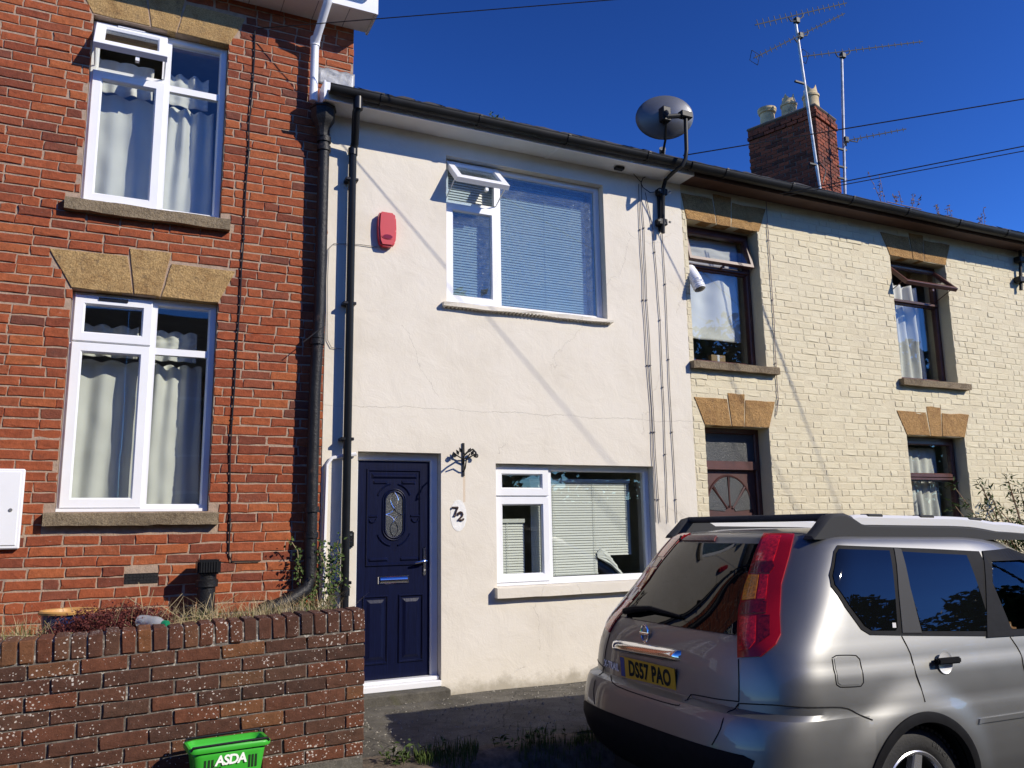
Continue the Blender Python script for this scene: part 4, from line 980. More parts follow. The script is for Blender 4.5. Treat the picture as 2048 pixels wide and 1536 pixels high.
p = fp(1238, 329, -.12); MB().box(p.x-.05, p.x+.05, -.15, -.09, 4.945, 4.974).build('splitter_body', m_gut, sj, bevel=.006)
MB().tube([p, p+Vector((.10,.02,.03)), p+Vector((.22,.08,-.02)), p+Vector((.33,.10,-.09))], .004, 5).build('lead', m_cable, sj); MB().tube([p, p+Vector((-.09,-.05,.02)), p+Vector((-.16,-.08,-.0))], .004, 5).build('lead', m_cable, sj)
db = thing('doorbell', 'black video doorbell on the cream render left of the navy door', 'doorbell', fp(700, 1096))
p, q = fp(695, 1062, -.02), fp(708, 1095, -.02)
MB().box(p.x, q.x, -.026, -.001, q.z, p.z).build('doorbell_body', m_black, db, bevel=.010, seg=2)
MB().prism([((p.x+q.x)/2+.017*math.cos(6.283*k/18), (p.z*.45+q.z*.55)+.017*math.sin(6.283*k/18)) for k in range(18)], -.029, -.02).build('button_ring', m_chrome, db)
MB().prism([((p.x+q.x)/2+.012*math.cos(6.283*k/18), (p.z*.45+q.z*.55)+.012*math.sin(6.283*k/18)) for k in range(18)], -.031, -.02).build('button', m_black, db)
MB().prism([((p.x+q.x)/2+.010*math.cos(6.283*k/12), p.z-.03+.010*math.sin(6.283*k/12)) for k in range(12)], -.029, -.02).build('camera_lens', m_obsc, db)
# house number 72 on a white oval
hn = thing('house_number', 'brown number 72 on a white painted oval beside the navy door', 'house number', fp(917, 1060))
nc = fp(917, 1031); MB().prism([(nc.x+.076*math.cos(6.283*k/36)*(1+.02*rnd.gauss(0,1)), nc.z+.135*math.sin(6.283*k/36)) for k in range(36)], -.0022, -.0004).build('painted_oval', M('white_patch_paint', (.78,.77,.73), .7, var=.10, vs=24, bump=.3, bs=40), hn)
m_num = M('brown_numeral', (.05,.022,.016), .5)
def numeral(strokes, cxp, czp, s, w):
    mb = MB(); c = fp(cxp, czp)
    for st in strokes: mb.tube([(c.x+x*s*.8, -.012, c.z+z*s) for x, z in st], w if not isinstance(w, dict) else w['w'], 8)
    mb.build('numeral', m_num, hn, smooth=True)
numeral([[(-.45,.34),(-.45,.50),(.0,.49),(.45,.50)], [(.45,.50),(.20,.10),(.02,-.28),(-.05,-.52)], [(-.22,-.5),(.16,-.5)]], 909.5, 1023, .072, .0075)
numeral([[(-.38,.22),(-.36,.42),(-.08,.54),(.22,.46),(.34,.22),(.22,-.02),(-.10,-.24),(-.36,-.46)], [(-.38,-.46),(-.1,-.40),(.2,-.50),(.42,-.44),(.46,-.26)], [(-.32,.20),(-.24,.26)]], 920.5, 1032.5, .070, .0075)
# ornate hanging basket bracket
hb = thing('hanging_basket_bracket', 'black wrought iron hanging basket bracket with leaf scrolls above the number', 'bracket', fp(927, 952))
def bp_(px, py, y): return fp(px, py, y)
t0, t1_ = bp_(927, 886, -.012), bp_(927, 952, -.012)
MB().box(t0.x-.010, t0.x+.010, -.012, -.001, t1_.z, t0.z).build('back_plate', m_gut, hb)
hz = t1_.z+.20
MB().tube([(t0.x, -.014, hz-.09), (t0.x-.02, -.06, hz-.03), (t0.x-.02, -.16, hz+.0), (t0.x-.02, -.27, hz+.01), (t0.x-.02, -.33, hz-.02), (t0.x-.02, -.34, hz-.05), (t0.x-.02, -.32, hz-.055)], .008, 8).build('arm', m_gut, hb, smooth=True)
MB().tube([(t0.x, -.014, hz-.16), (t0.x-.0, -.05, hz-.13), (t0.x-.01, -.10, hz-.06), (t0.x-.01, -.18, hz-.02)], .006, 8).build('brace', m_gut, hb, smooth=True)
for s in (-1, 1):
    sc = [(t0.x, -.02, hz-.05)]+[(t0.x+s*(.02+.085*math.sin(k/12*2.1)), -.03-.02*k/12, hz-.05+.09*k/12-.05*(k/12)**3) for k in range(1, 13)]+[(t0.x+s*(.105+.016*math.cos(a)), -.05, hz-.012+.016*math.sin(a)-.01) for a in [.8, 0, -.9, -1.8, -2.7]]
    MB().tube(sc, .006, 8).build('scroll', m_gut, hb, smooth=True)
    for k in range(3):
        mb = MB(); mb.leaf((t0.x+s*(.03+.028*k), -.035, hz+.0-.02*k), (s*.5, -.2, .9), (0, -1, .2), .055, .034); l_ = mb.build('leaf', m_gut, hb); l_.modifiers.new('t', 'SOLIDIFY').thickness = .003
# meter box
mt = thing('meter_box', 'white plastic meter box on the red brick wall at its left end', 'meter box', fp(20, 1100))
q = fp(38, 1098, -.03); q2 = fp(42, 938, -.03)
mb = MB(); mb.box(q.x-.42, q.x, -.045, -.004, q.z, q2.z); mb.build('cabinet', m_upvc, mt, bevel=.008)
MB().box(q.x-.40, q.x-.022, -.052, -.045, q.z+.025, q2.z-.02).build('cabinet_door', m_upvc, mt, bevel=.005)
kc = fp(21, 1020, -.05); MB().tube([(kc.x, -.057, kc.z), (kc.x, -.05, kc.z)], .012, 12).build('lock', m_steel, mt)
# creeper by the pipe foot
cr = thing('creeper', 'ivy like green creeper growing up the foot of the downpipe', 'creeper', (1.47, -.1, .72)); mb = MB(); st = MB()
for k in range(9):
    x = 1.40+rnd.uniform(-.06, .16); p = Vector((x, -.10, .72)); pts = [p]
    for j in range(rnd.randrange(5, 12)):
        p = p+Vector((rnd.gauss(0,.022), rnd.gauss(0,.012), rnd.uniform(.04,.075))); p.y = max(-.2, min(-.02, p.y)); pts.append(p)
        for q in range(6): mb.leaf(p+Vector((rnd.gauss(0,.018), rnd.gauss(-.015,.02), rnd.gauss(0,.02))), (rnd.gauss(0,1), -.3+rnd.gauss(0,.5), rnd.gauss(-.2,.7)), (rnd.gauss(0,.4), -1, .5), rnd.uniform(.018,.04), rnd.uniform(.014,.028))
    st.tube(pts, .003, 4)
f_ = mb.build('foliage', m_leaf, cr); f_['kind'] = 'stuff'; st.build('stems', m_straw, cr)
# weeds in the gutters
def roof_weed(label, px, py, y, n, h, mat, spread=.12):
    b = fp(px, py, y); mb = MB(); mb.tube([b+Vector((-spread, 0, -.022)), b+Vector((spread, 0, -.022))], .006, 5)
    for k in range(n):
        p = b+Vector((rnd.gauss(0, spread*.4), 0, -.02)); pts = [p]; d = Vector((rnd.gauss(0,.35), rnd.gauss(0,.2), 1)).normalized(); L = h*rnd.uniform(.35, 1)
        for j in range(1, 5): pts.append(p+d*L*j/4+Vector((rnd.gauss(0,.006), 0, -.02*j*j/16*L)))
        mb.tube(pts, .0026, 4)
        for j in range(10): mb.leaf(pts[0].lerp(pts[-1], rnd.uniform(.15, 1)), (rnd.gauss(0,1), rnd.gauss(0,.5), rnd.gauss(.2,.6)), (rnd.gauss(0,.5), -1, .3), .035, .016)
    tag(centre(mb.build('gutter_weed', mat)), label, 'weed')
m_dryw = grassy('dry_reddish_weed', (.14,.07,.045), (.24,.16,.09))
roof_weed('small green tuft growing in the gutter of the rendered house', 1000, 250, -.26, 5, .16, m_leaf)
roof_weed('tall dry weed leaning out of the cream house gutter', 1765, 402, -.27, 3, .48, m_dryw)
roof_weed('reddish dry weeds standing in the gutter between the brown windows', 1808, 408, -.27, 6, .24, m_dryw, .3)
roof_weed('low dry weed in the gutter above the wide open brown window', 1895, 432, -.27, 4, .2, m_dryw, .4)
roof_weed('sprig of dry weed at the far end of the cream house gutter', 1966, 446, -.27, 3, .28, m_dryw)

# ------------------------------------------------------------------ garden wall, bed and what lies on it
gw = thing('garden_wall', 'low lichen spotted dark brick garden wall with a soldier cap', 'wall', (0, -1.9, 0))
GY, GX, GT = -1.90, 1.345, .895
def gtop(x): return .869+(x+.45)*(.028/1.8)
TILT = .031
def tl(x): return TILT*(x-1.3)+.010
mb = MB(); mb.box(-3.3, GX-.012, GY+.010, GY+.21, -.25, .76); mb.box(GX-.215, GX-.012, GY+.2, -.01, -.25, .80); mb.build('wall_core', m_gmortar, gw)
o_ = ORG[gw.name]; far = MB(); n_ = 0
its = []
zrow = [(.115+.0757*k) for k in range(9)]
for k, z in enumerate(zrow):
    x = GX-(.225 if k % 2 else .112); its.append(((x+GX-.006)/2, z, GX-.006-x-.004))
    while x > -3.2:
        l = .2265*rnd.uniform(.985, 1.015); its.append((x-l/2, z, l-.011)); x -= l
its.sort(key=lambda t: abs(t[0]-.5))
for i, (x, z, l) in enumerate(its):
    me = brick_mesh(l, .0655, .07, rnd.randrange(5), .0014); zz = z+.0378+tl(x)
    if -1.1 < x: ob = link('brick', me, m_gbrick, gw, (x-o_.x, GY+rnd.gauss(0,.0022)-o_.y, zz-o_.z)); ob.rotation_euler[1] = -TILT+rnd.gauss(0,.003)
    else: far.add([(v.co.x+x, v.co.y+GY, v.co.z+zz) for v in me.vertices], [tuple(p.vertices) for p in me.polygons])
for k, z in enumerate(zrow):                       # end return, facing the forecourt
    for j in range(8):
        y = GY+.06+j*.226+(.11 if k % 2 else 0)
        if y > -.1: continue
        me = brick_mesh(.215, .0655, .03, j % 5, .0014); far.add([(GX-v.co.y*.3, v.co.x+y+.1, v.co.z+z+.048) for v in me.vertices], [tuple(p.vertices) for p in me.polygons])
far.build('brickwork', m_gbrick_i, gw)['kind'] = 'stuff'
x = GX-.008; k = 0; caps = []
cz = zrow[-1]+.0757
def cap_mesh(s):
    r = random.Random(s); b = MB(); b.box(-.0330, .0330, 0, .215, 0, .112)
    me = b.mesh('cap_brick', bevel=.006, seg=1)
    for v in me.vertices: v.co += Vector((r.gauss(0,.0014), r.gauss(0,.002), r.gauss(0,.0018)))
    return me
cm = [cap_mesh(s) for s in range(6)]
while x > -1.2:
    ob = link('cap_brick', cm[k % 6], m_gbrick, gw, (x-.0325-o_.x, GY-.004+rnd.gauss(0,.003)-o_.y, cz+tl(x)+.004+rnd.gauss(0,.0012)-o_.z)); ob.rotation_euler = (rnd.gauss(0,.008), -TILT+rnd.gauss(0,.010), rnd.gauss(0,.008)); x -= .0755; k += 1
xa_, xb_ = -1.25, GX-.012; za_, zb_ = cz+tl(xa_), cz+tl(xb_)
MB().add([(xa_,GY+.006,za_-.01),(xb_,GY+.006,zb_-.01),(xb_,GY+.2,zb_-.01),(xa_,GY+.2,za_-.01),(xa_,GY+.006,za_+.106),(xb_,GY+.006,zb_+.106),(xb_,GY+.2,zb_+.106),(xa_,GY+.2,za_+.106)],
         [(0,1,5,4),(1,2,6,5),(2,3,7,6),(3,0,4,7),(4,5,6,7)]).build('cap_mortar', m_gmortar, gw)
MB().grid(lambda u, v: (-3.2+(GX+3.185)*u, GY-.012-.02*(1-v)+.012*noise.noise((u*30, v*3, 1)), -.10+.22*v), 60, 4).build('concrete_footing', m_conc, gw, smooth=True)
def bedz(x, y): return .70+.10*sm(-.5, -1.2, y)+.03*sm(.9, 1.3, x)-.04*sm(.0, -.8, x)+.045*noise.noise((x*2.5, y*2.5, 1))+.02*noise.noise((x*9, y*9, 4))+.10*sm(-.5, -.1, y)*0
mb = MB(); mb.grid(lambda u, v: (-3.2+u*4.40, -1.72+v*1.715, bedz(-3.2+u*4.40, -1.72+v*1.715)), 80, 34)
tag(mb.build('garden_bed', m_soil, smooth=True), None, None, kind='structure')
def bed_spots(n, x0, x1, y0, y1, th=-1, f=3):
    out = []
    while len(out) < n:
        x, y = rnd.uniform(x0, x1), rnd.uniform(y0, y1)
        if noise.noise((x*f, y*f, 11)) > th: out.append((x, y, bedz(x, y)))
    return out
tag(blades('dry_grass', bed_spots(2300, -.9, 1.3, -1.68, -.12, -.1), m_straw, lo=.05, hi=.20, wid=.004, lean=1.6), 'dry straw coloured grass lying over the raised garden bed', 'dry grass', kind='stuff')
tag(blades('bed_weeds', bed_spots(700, .3, 1.3, -1.5, -.1, .05)+bed_spots(150, -.9, -.1, -1.68, -1.2, .1), m_grass, lo=.04, hi=.14), 'thin green weeds in the raised garden bed', 'weeds', kind='stuff')
mb = MB()                                           # litter of dead leaves
for x, y, z in bed_spots(2200, -1.1, 1.25, -1.68, -.1, -.2): mb.leaf((x, y, z+rnd.uniform(.004,.05)), (rnd.gauss(0,1), rnd.gauss(0,1), rnd.gauss(0,.4)), (rnd.gauss(0,.4), rnd.gauss(0,.4), 1), rnd.uniform(.02,.05), rnd.uniform(.006,.02))
tag(mb.build('dead_leaf_litter', grassy('dead_leaf', (.09,.05,.03), (.30,.21,.12))), 'brown dead leaf litter on the raised garden bed', 'leaf litter', kind='stuff')
rp = thing('dried_red_plant', 'tangled dried dark red plant between the pot and the bottle', 'plant', (.02, -1.45, .76)); mb = MB(); st = MB()
for k in range(330):
    a = rnd.uniform(0, 6.28); r0 = rnd.random()**.5; x, y = .02+.30*r0*math.cos(a), -1.46+.17*r0*math.sin(a); p = Vector((x, y, bedz(x, y))); h = .17*(1-.6*r0*r0)+.03; pts = [p]
    d = Vector((rnd.gauss(0,.5), rnd.gauss(0,.4), 1)).normalized()
    for j in range(1, 5): pts.append(p+d*h*j/4*rnd.uniform(.8,1.1)+Vector((rnd.gauss(0,.012), rnd.gauss(0,.01), 0)))
    st.tube(pts, .0016, 3)
    for j in range(26): mb.leaf(pts[rnd.randrange(1, 5)]+Vector((rnd.gauss(0,.014), rnd.gauss(0,.014), rnd.gauss(0,.012))), (rnd.gauss(0,1), rnd.gauss(0,1), rnd.gauss(0,.8)), (rnd.gauss(0,1), rnd.gauss(0,1), 1), rnd.uniform(.01,.024), rnd.uniform(.005,.012))
mb.build('foliage', m_redplant, rp)['kind'] = 'stuff'; st.build('stems', m_redplant, rp)
mb = MB()
for k in range(60):
    x, y = rnd.gauss(.15, .22), rnd.gauss(-1.42, .12); p = Vector((x, y, bedz(x, y)+.03)); d = Vector((rnd.gauss(.2,1), rnd.gauss(0,.5), abs(rnd.gauss(.35,.3)))).normalized(); L = rnd.uniform(.10, .34)
    mb.tube([p, p+d*L*.5+Vector((0,0,.01)), p+d*L+Vector((0,0,-.01))], .0022, 4)
tag(mb.build('straw_stalks', m_straw), 'loose pale straw stalks fanned out beside the red plant', 'straw', kind='stuff')
pt = thing('flower_pot', 'ochre rimmed blue glazed pot half sunk in the garden bed', 'pot', fp(139, 1245, -1.05)); Mx = Matrix.Translation((fx(139, 1215, -1.05), -1.05, .775))
MB().lathe([(.10,-.1),(.125,0),(.142,.10),(.146,.145)], 28, Mx).build('pot_body', M('blue_glaze', (.02,.035,.11), .2), pt, smooth=True)
MB().lathe([(.140,.143),(.160,.146),(.163,.158),(.155,.166),(.138,.162),(.130,.13),(.0,.125)], 28, Mx).build('pot_rim', M('ochre_glaze', (.50,.27,.08), .45, var=.15, vs=20), pt, smooth=True)
bt = thing('plastic_bottle', 'clear plastic bottle with a green cap lying on the wall top', 'bottle', fp(308, 1258, -1.66))
p = fp(285, 1243, -1.62); q = fp(330, 1248, -1.72); ax_ = (q-p).normalized(); Mx = Matrix.Translation(p) @ ax_.to_track_quat('Z', 'Y').to_matrix().to_4x4()
L = (q-p).length
def pet():
    m, ns, ls, b = newmat('clear_plastic'); b.inputs['Base Color'].default_value = (.75,.80,.82,1); b.inputs['Roughness'].default_value = .12; b.inputs['Alpha'].default_value = .38; return m
MB().lathe([(0,-.025),(.030,-.022),(.036,-.01),(.036,L*.25),(.033,L*.4),(.036,L*.55),(.033,L*.72),(.020,L*.9),(.013,L*.95),(.013,L)], 18, Mx).build('bottle_body', pet(), bt, smooth=True)
MB().lathe([(0,L*.93),(.020,L*.93),(.020,L+.014),(.018,L+.018),(0,L+.018)], 16, Mx).build('bottle_cap', M('green_cap', (.01,.20,.09), .35), bt, smooth=True, ang=40)
# shopping basket on the verge
bk_ = thing('shopping_basket', 'bright green plastic shopping basket standing at the foot of the garden wall', 'basket', (.575, -2.10, .115), rotz=R_(4)); bk_.scale = (.91, .68, .91)
m_green = M('green_plastic', (.045,.42,.035), .35, var=.06, vs=4)
BW, BD, BH = .20, .135, .245                        # half width, half depth, height
def rr(w, d, r=.05, n=6):
    out = []
    for cx_, cy_, a in ((w-r, d-r, 0), (-w+r, d-r, 1), (-w+r, -d+r, 2), (w-r, -d+r, 3)):
        for k in range(n+1): t = (a+k/n)*math.pi/2; out.append((cx_+r*math.cos(t), cy_+r*math.sin(t)))
    return out
def loft(levels, mb):
    n = None; base = len(mb.v)
    for (w, d, z) in levels:
        pts = rr(w, d); n = len(pts); mb.v += [(x, y, z) for x, y in pts]
    for k in range(len(levels)-1): mb.f += [(base+k*n+j, base+k*n+(j+1)%n, base+k*n+n+(j+1)%n, base+k*n+n+j) for j in range(n)]
    return n, base
mb = MB(); n, b0 = loft([(.160,.100,0),(.172,.112,.05),(.192,.128,.19),(.198,.132,.222)], mb); mb.f.append(tuple(range(b0, b0+n)))
o2 = mb.build('basket_body', m_green, bk_, local=True, smooth=True, ang=50); o2.modifiers.new('t', 'SOLIDIFY').thickness = .004
mb = MB(); n, b0 = loft([(.200,.134,.215),(.216,.150,.218),(.219,.153,.226),(.219,.153,.240),(.214,.148,.246),(.200,.134,.244),(.196,.130,.222)], mb)
mb.build('basket_rim', m_green, bk_, local=True, smooth=True, ang=50)
mb = MB(); mb.tube([(-.203, -.139, .238), (-.195, -.145, .252), (.195, -.145, .256), (.205, -.137, .24)], .0075, 8); mb.build('handle', m_black, bk_, local=True, smooth=True)
mb = MB(); mb.tube([(-.203, .139, .238), (-.195, .148, .254), (.195, .148, .262), (.205, .139, .24)], .0085, 8); mb.build('handle', m_black, bk_, local=True, smooth=True)
def front(x, z, off=.003): return (x, -(.112+(z-.05)*(.132-.112)/.172)-off, z)
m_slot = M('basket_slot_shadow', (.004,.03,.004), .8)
for xs, zs in (([-.128, -.108, -.090, .105, .122, .140], (.112, .178)), ([-.13+.0173*k for k in range(16)], (.030, .085)), ([-.066, -.05], (.112, .135))):
    for x in xs:
        w = .0055; MB().add([front(x-w, zs[0]), front(x+w, zs[0]), front(x+w, zs[1]), front(x-w, zs[1])], [(0,1,2,3)]).build('slot', m_slot, bk_, local=True)
me = text_mesh('ASDA', .068, .0006, .0022, 1.02, .12, .88); me.transform(Matrix.Translation(Vector(front(.005, .166, .0065))) @ Matrix.Rotation(R_(84), 4, 'X'))
link('lettering', me, M('white_print', (.85,.87,.83), .5), bk_)
# buddleia by the right wall
BP = fp(2072, 1040, -.8); BP.z = 0
bu = thing('buddleia_bush', 'leafy green bush growing against the cream brick wall at its far end', 'bush', tuple(BP)); mb = MB(); st = MB()
for k in range(70):
    a = rnd.uniform(0, 6.28); b0 = Vector((BP.x+rnd.gauss(0,.14), BP.y+rnd.gauss(0,.1), 0)); L = rnd.uniform(1.0, 2.0); d = Vector((math.cos(a)*.28, math.sin(a)*.28, 1)).normalized(); pts = [b0]
    for j in range(1, 9):
        t = j/8; pts.append(b0+d*L*t+Vector((math.cos(a)*.25*t*t, math.sin(a)*.2*t*t, -.15*t*t)))
        if t > .25:
            for q in range(17): mb.leaf(pts[-1]+Vector((rnd.gauss(0,.03), rnd.gauss(0,.03), rnd.gauss(0,.04))), (math.cos(a)+rnd.gauss(0,.9), math.sin(a)+rnd.gauss(0,.9), rnd.gauss(.1,.6)), (rnd.gauss(0,.5), rnd.gauss(0,.5), 1), rnd.uniform(.05,.11), rnd.uniform(.014,.028))
    st.tube(pts, .005, 4)
mb.build('foliage', m_leaf, bu)['kind'] = 'stuff'; st.build('stems', m_dryw, bu)
hd = thing('added_hedge', 'long dark green leafy screen added unseen across the road to block low sky', 'added_hedge', (15, -15, -.3)); mb = MB()  # foliage screen added out of view to block the low sky
for j in range(6000):
    x = rnd.uniform(10, 46); a = rnd.random(); y, z = (-14.2+rnd.gauss(0,.12), rnd.uniform(-.8, 2.5)) if a < .75 else (rnd.uniform(-15.6, -14.2), 2.5+rnd.gauss(0,.15))
    mb.leaf((x, y, z+roadz(x)*.8), (rnd.gauss(0,1), rnd.gauss(.4,.6), rnd.gauss(0,.7)), (rnd.gauss(0,.5), 1, .6), .30, .22)
mb.build('foliage', m_leaf, hd)['kind'] = 'stuff'; MB().add([(10,-14.4,roadz(10)-.3),(46,-14.4,roadz(46)-.3),(46,-15.5,roadz(46)-.3),(10,-15.5,roadz(10)-.3),(10,-14.4,2.45+roadz(10)*.8),(46,-14.4,2.4+roadz(46)*.8),(46,-15.5,2.4+roadz(46)*.8),(10,-15.5,2.4+roadz(10)*.8)], [(0,1,5,4),(1,2,6,5),(2,3,7,6),(3,0,4,7),(4,5,6,7)]).build('screen_core', m_leaf, hd)  # solid core closes the added screen so no low sky shows through
for k, (xa, wall_c, lab) in enumerate(((-18.0, (.30,.12,.07), 'plain red terraced house across the road, furthest up the hill'), (-9.0, (.42,.33,.24), 'buff terraced house across the road facing the garden wall'), (0.0, (.26,.10,.06), 'dark red terraced house across the road next to the added leafy screen'))):
    oh = thing('opposite_house', lab, 'house', (xa+4.5, -13.5, -.3), 'houses across the road'); mw = M('opposite_wall', wall_c, .9, var=.2, vs=8)
    hs = [(xa+c-.5, xa+c+.5, z0, z0+1.4) for c in (1.6, 4.6, 7.4) for z0 in (.9, 3.1)]; mb = MB(); wall_holes(mb, xa+.01, xa+8.99, -.5, 5.0, -13.5, -13.9, hs); mb.build('wall', mw, oh)
    for h in hs:
        MB().ring(h, (h[0]+.06, h[1]-.06, h[2]+.06, h[3]-.06), -13.56, -13.64, .01).build('window', m_upvc, oh); MB().box(h[0]+.05, h[1]-.05, -13.66, -13.65, h[2]+.05, h[3]-.05).build('glass_pane', m_obsc, oh)
    MB().xprism([(-13.2, 4.95), (-13.2, 5.05), (-17.0, 7.3), (-20.8, 5.05), (-20.8, 4.95)], xa+.01, xa+8.99).build('roof', m_tile, oh)
# trees on the far side of the road, behind the camera: seen in the car and window glass
m_bark = M('bark', (.09,.07,.05), .95, var=.3, vs=12)
for k, (x, y, h, w, lab) in enumerate(((12.5, -25, 11.0, 4.0, 'broad green tree across the road facing the brown door'), (20, -24, 10.5, 4.2, 'dense green tree across the road beyond the telegraph pole'), (28.5, -25, 11.5, 4.4, 'tall dark tree across the road further down the hill'), (37, -23, 10.5, 4.4, 'wide green tree across the road at the bottom of the hill'))):
    tr = thing('street_tree', lab, 'tree', (x, y, -.29), 'trees across the road'); MB().tube([(x, y, -.3), (x+.05, y, 1.2), (x, y+.05, h*.6)], [.3, .24, .08], 8).build('trunk', m_bark, tr); mb = MB()
    for j in range(6500):
        u = Vector((rnd.gauss(0,1), rnd.gauss(0,1), rnd.gauss(0,1))).normalized()*rnd.random()**.4; p = Vector((x+u.x*w, y+u.y*w*.8, h*.58+u.z*h*.46)); 
        if noise.noise(p*.55) < -.22 or p.z < .2: continue
        mb.leaf(p, (rnd.gauss(0,1), rnd.gauss(0,1), rnd.gauss(0,.7)), (rnd.gauss(0,.5), rnd.gauss(0,.5), 1), .50, .36)
    mb.build('crown', m_leaf, tr)

# ------------------------------------------------------------------ the car
car = thing('parked_car', 'silver grey sport utility car parked in front of the cream houses', 'car', (2.60, -2.833, -.29))
car.rotation_euler = (0, R_(1.3), R_(.6))
CM = Matrix.LocRotScale(car.location, car.rotation_euler, None); CMI = CM.inverted()
def paint():
    m, ns, ls, b = newmat('silver_car_paint'); P = wpos(ns)
    b.inputs['Base Color'].default_value = (.225,.227,.222,1); b.inputs['Metallic'].default_value = .9; b.inputs['Roughness'].default_value = .36
    b.inputs['Coat Weight'].default_value = .5; b.inputs['Coat Roughness'].default_value = .03
    n = noise_n(ns, ls, 900, 2, .5, P); f = noise_n(ns, ls, 4, 6, .7, P)
    ls.new(ramp(ns, ls, f.outputs[0], [(.3, (.46,)*3), (.7, (.51,)*3)]), b.inputs['Roughness'])
    return m
m_paint = paint()
m_trim = M('black_car_trim', (.010,.010,.011), .6, var=.2, vs=20, spec=.08)
m_cglass = M('dark_car_glass', (.003,.0035,.004), .012, spec=.42)
m_seam = M('panel_gap', (.004,.004,.004), .9)
m_ygrey = M('grey_rail_plastic', (.045,.046,.048), .65, spec=.15)
m_silver = M('silver_rail_paint', (.66,.66,.65), .4, metal=.15)
TB = [  # z, rear x, front x, half width, rear corner length
 (.26,.40,4.40,.75,.40),(.33,.14,4.54,.825,.42),(.40,.055,4.59,.860,.44),(.48,.010,4.62,.880,.45),(.56,-.012,4.63,.890,.45),(.64,-.005,4.62,.896,.45),(.70,.006,4.61,.897,.45),(.755,.022,4.58,.896,.45),(.778,.036,4.57,.894,.45),(.800,.094,4.56,.890,.44),
 (.86,.101,4.52,.891,.42),(.93,.111,4.44,.888,.42),(.975,.120,4.36,.883,.42),(.995,.124,4.30,.875,.42),(1.03,.132,4.05,.869,.42),(1.07,.146,3.70,.861,.42),(1.10,.160,3.50,.852,.42),(1.16,.198,3.40,.836,.42),(1.24,.252,3.27,.813,.41),(1.32,.308,3.14,.790,.40),
 (1.40,.366,3.0,.765,.39),(1.47,.420,2.86,.741,.38),(1.53,.472,2.72,.716,.37),(1.57,.508,2.62,.696,.36),(1.600,.535,2.52,.668,.34),(1.622,.575,2.42,.622,.32),(1.640,.66,2.28,.545,.30),(1.654,.80,2.08,.43,.3),(1.662,1.0,1.9,.28,.3),(1.665,1.2,1.7,.12,.25)]
def tab(z, c):
    for a, b in zip(TB, TB[1:]):
        if a[0] <= z <= b[0]: t = (z-a[0])/(b[0]-a[0]); return a[c]+(b[c]-a[c])*t
    return TB[0][c] if z < TB[0][0] else TB[-1][c]
zs = []
for a, b in zip(TB, TB[1:]):
    n = max(1, int((b[0]-a[0])/.026)); zs += [a[0]+(b[0]-a[0])*k/n for k in range(n)]
zs.append(TB[-1][0])
WR, WX, WZ = .345, (1.0, 3.63), .345
def outline(z):
    xr, xf, w, a = (tab(z, c) for c in (1, 2, 3, 4)); af = min(.9, (xf-xr)*.4); pts = []
    NC, NS, p = 24, 92, 3.7-1.0*sm(.95, 1.35, z)
    for k in range(NC): t = math.pi/2*(k/NC); c, s = math.cos(math.pi/2-t), math.sin(math.pi/2-t); pts.append((xr+a*(1-max(s,0)**(2/p)), -w*max(c,0)**(2/p)))
    for k in range(NS+1): pts.append((xr+a+(xf-af-xr-a)*k/NS, -w))
    for k in range(1, NC+1): t = math.pi/2*k/NC; pts.append((xf-af*(1-math.sin(t)**(2/2.2)), -w*max(0, math.cos(t))**(2/2.2)))
    out = []
    for x, y in pts:
        for wx in WX:
            d = math.hypot(x-wx, z-WZ)
            if y < -.6: y -= .030*sm(.60, .43, d)
        out.append((x, y))
    return out
mb = MB(); O = [outline(z) for z in zs]; nP = len(O[0])
for z, o in zip(zs, O):
    mb.v += [(x, y, z) for x, y in o]+[(x, -y, z) for x, y in o[::-1][1:-1]]
nR = nP*2-2
mb.f += [(k*nR+j, k*nR+(j+1)%nR, k*nR+nR+(j+1)%nR, k*nR+nR+j) for k in range(len(zs)-1) for j in range(nR)]
top = (len(zs)-1)*nR; mb.f.append(tuple(range(top, top+nR))); mb.f.append(tuple(range(nR-1, -1, -1)))
BV = BVHTree.FromPolygons([Vector(v) for v in mb.v], mb.f)
def hit(px, py):
    o = CMI @ CAM; d = (CMI.to_3x3() @ ray(px, py)).normalized(); h = BV.ray_cast(o, d)
    if h[0] is None: h = BV.find_nearest(o+d*((Vector((.8, -.3, 1.0))-o).dot(d)))
    return h[0]
def spt(p, off=.0):
    l, n, i, d = BV.find_nearest(Vector(p)); 
    return l+n.normalized()*off if (l-Vector((1.5,0,.8))).dot(n) > 0 else l-n.normalized()*off
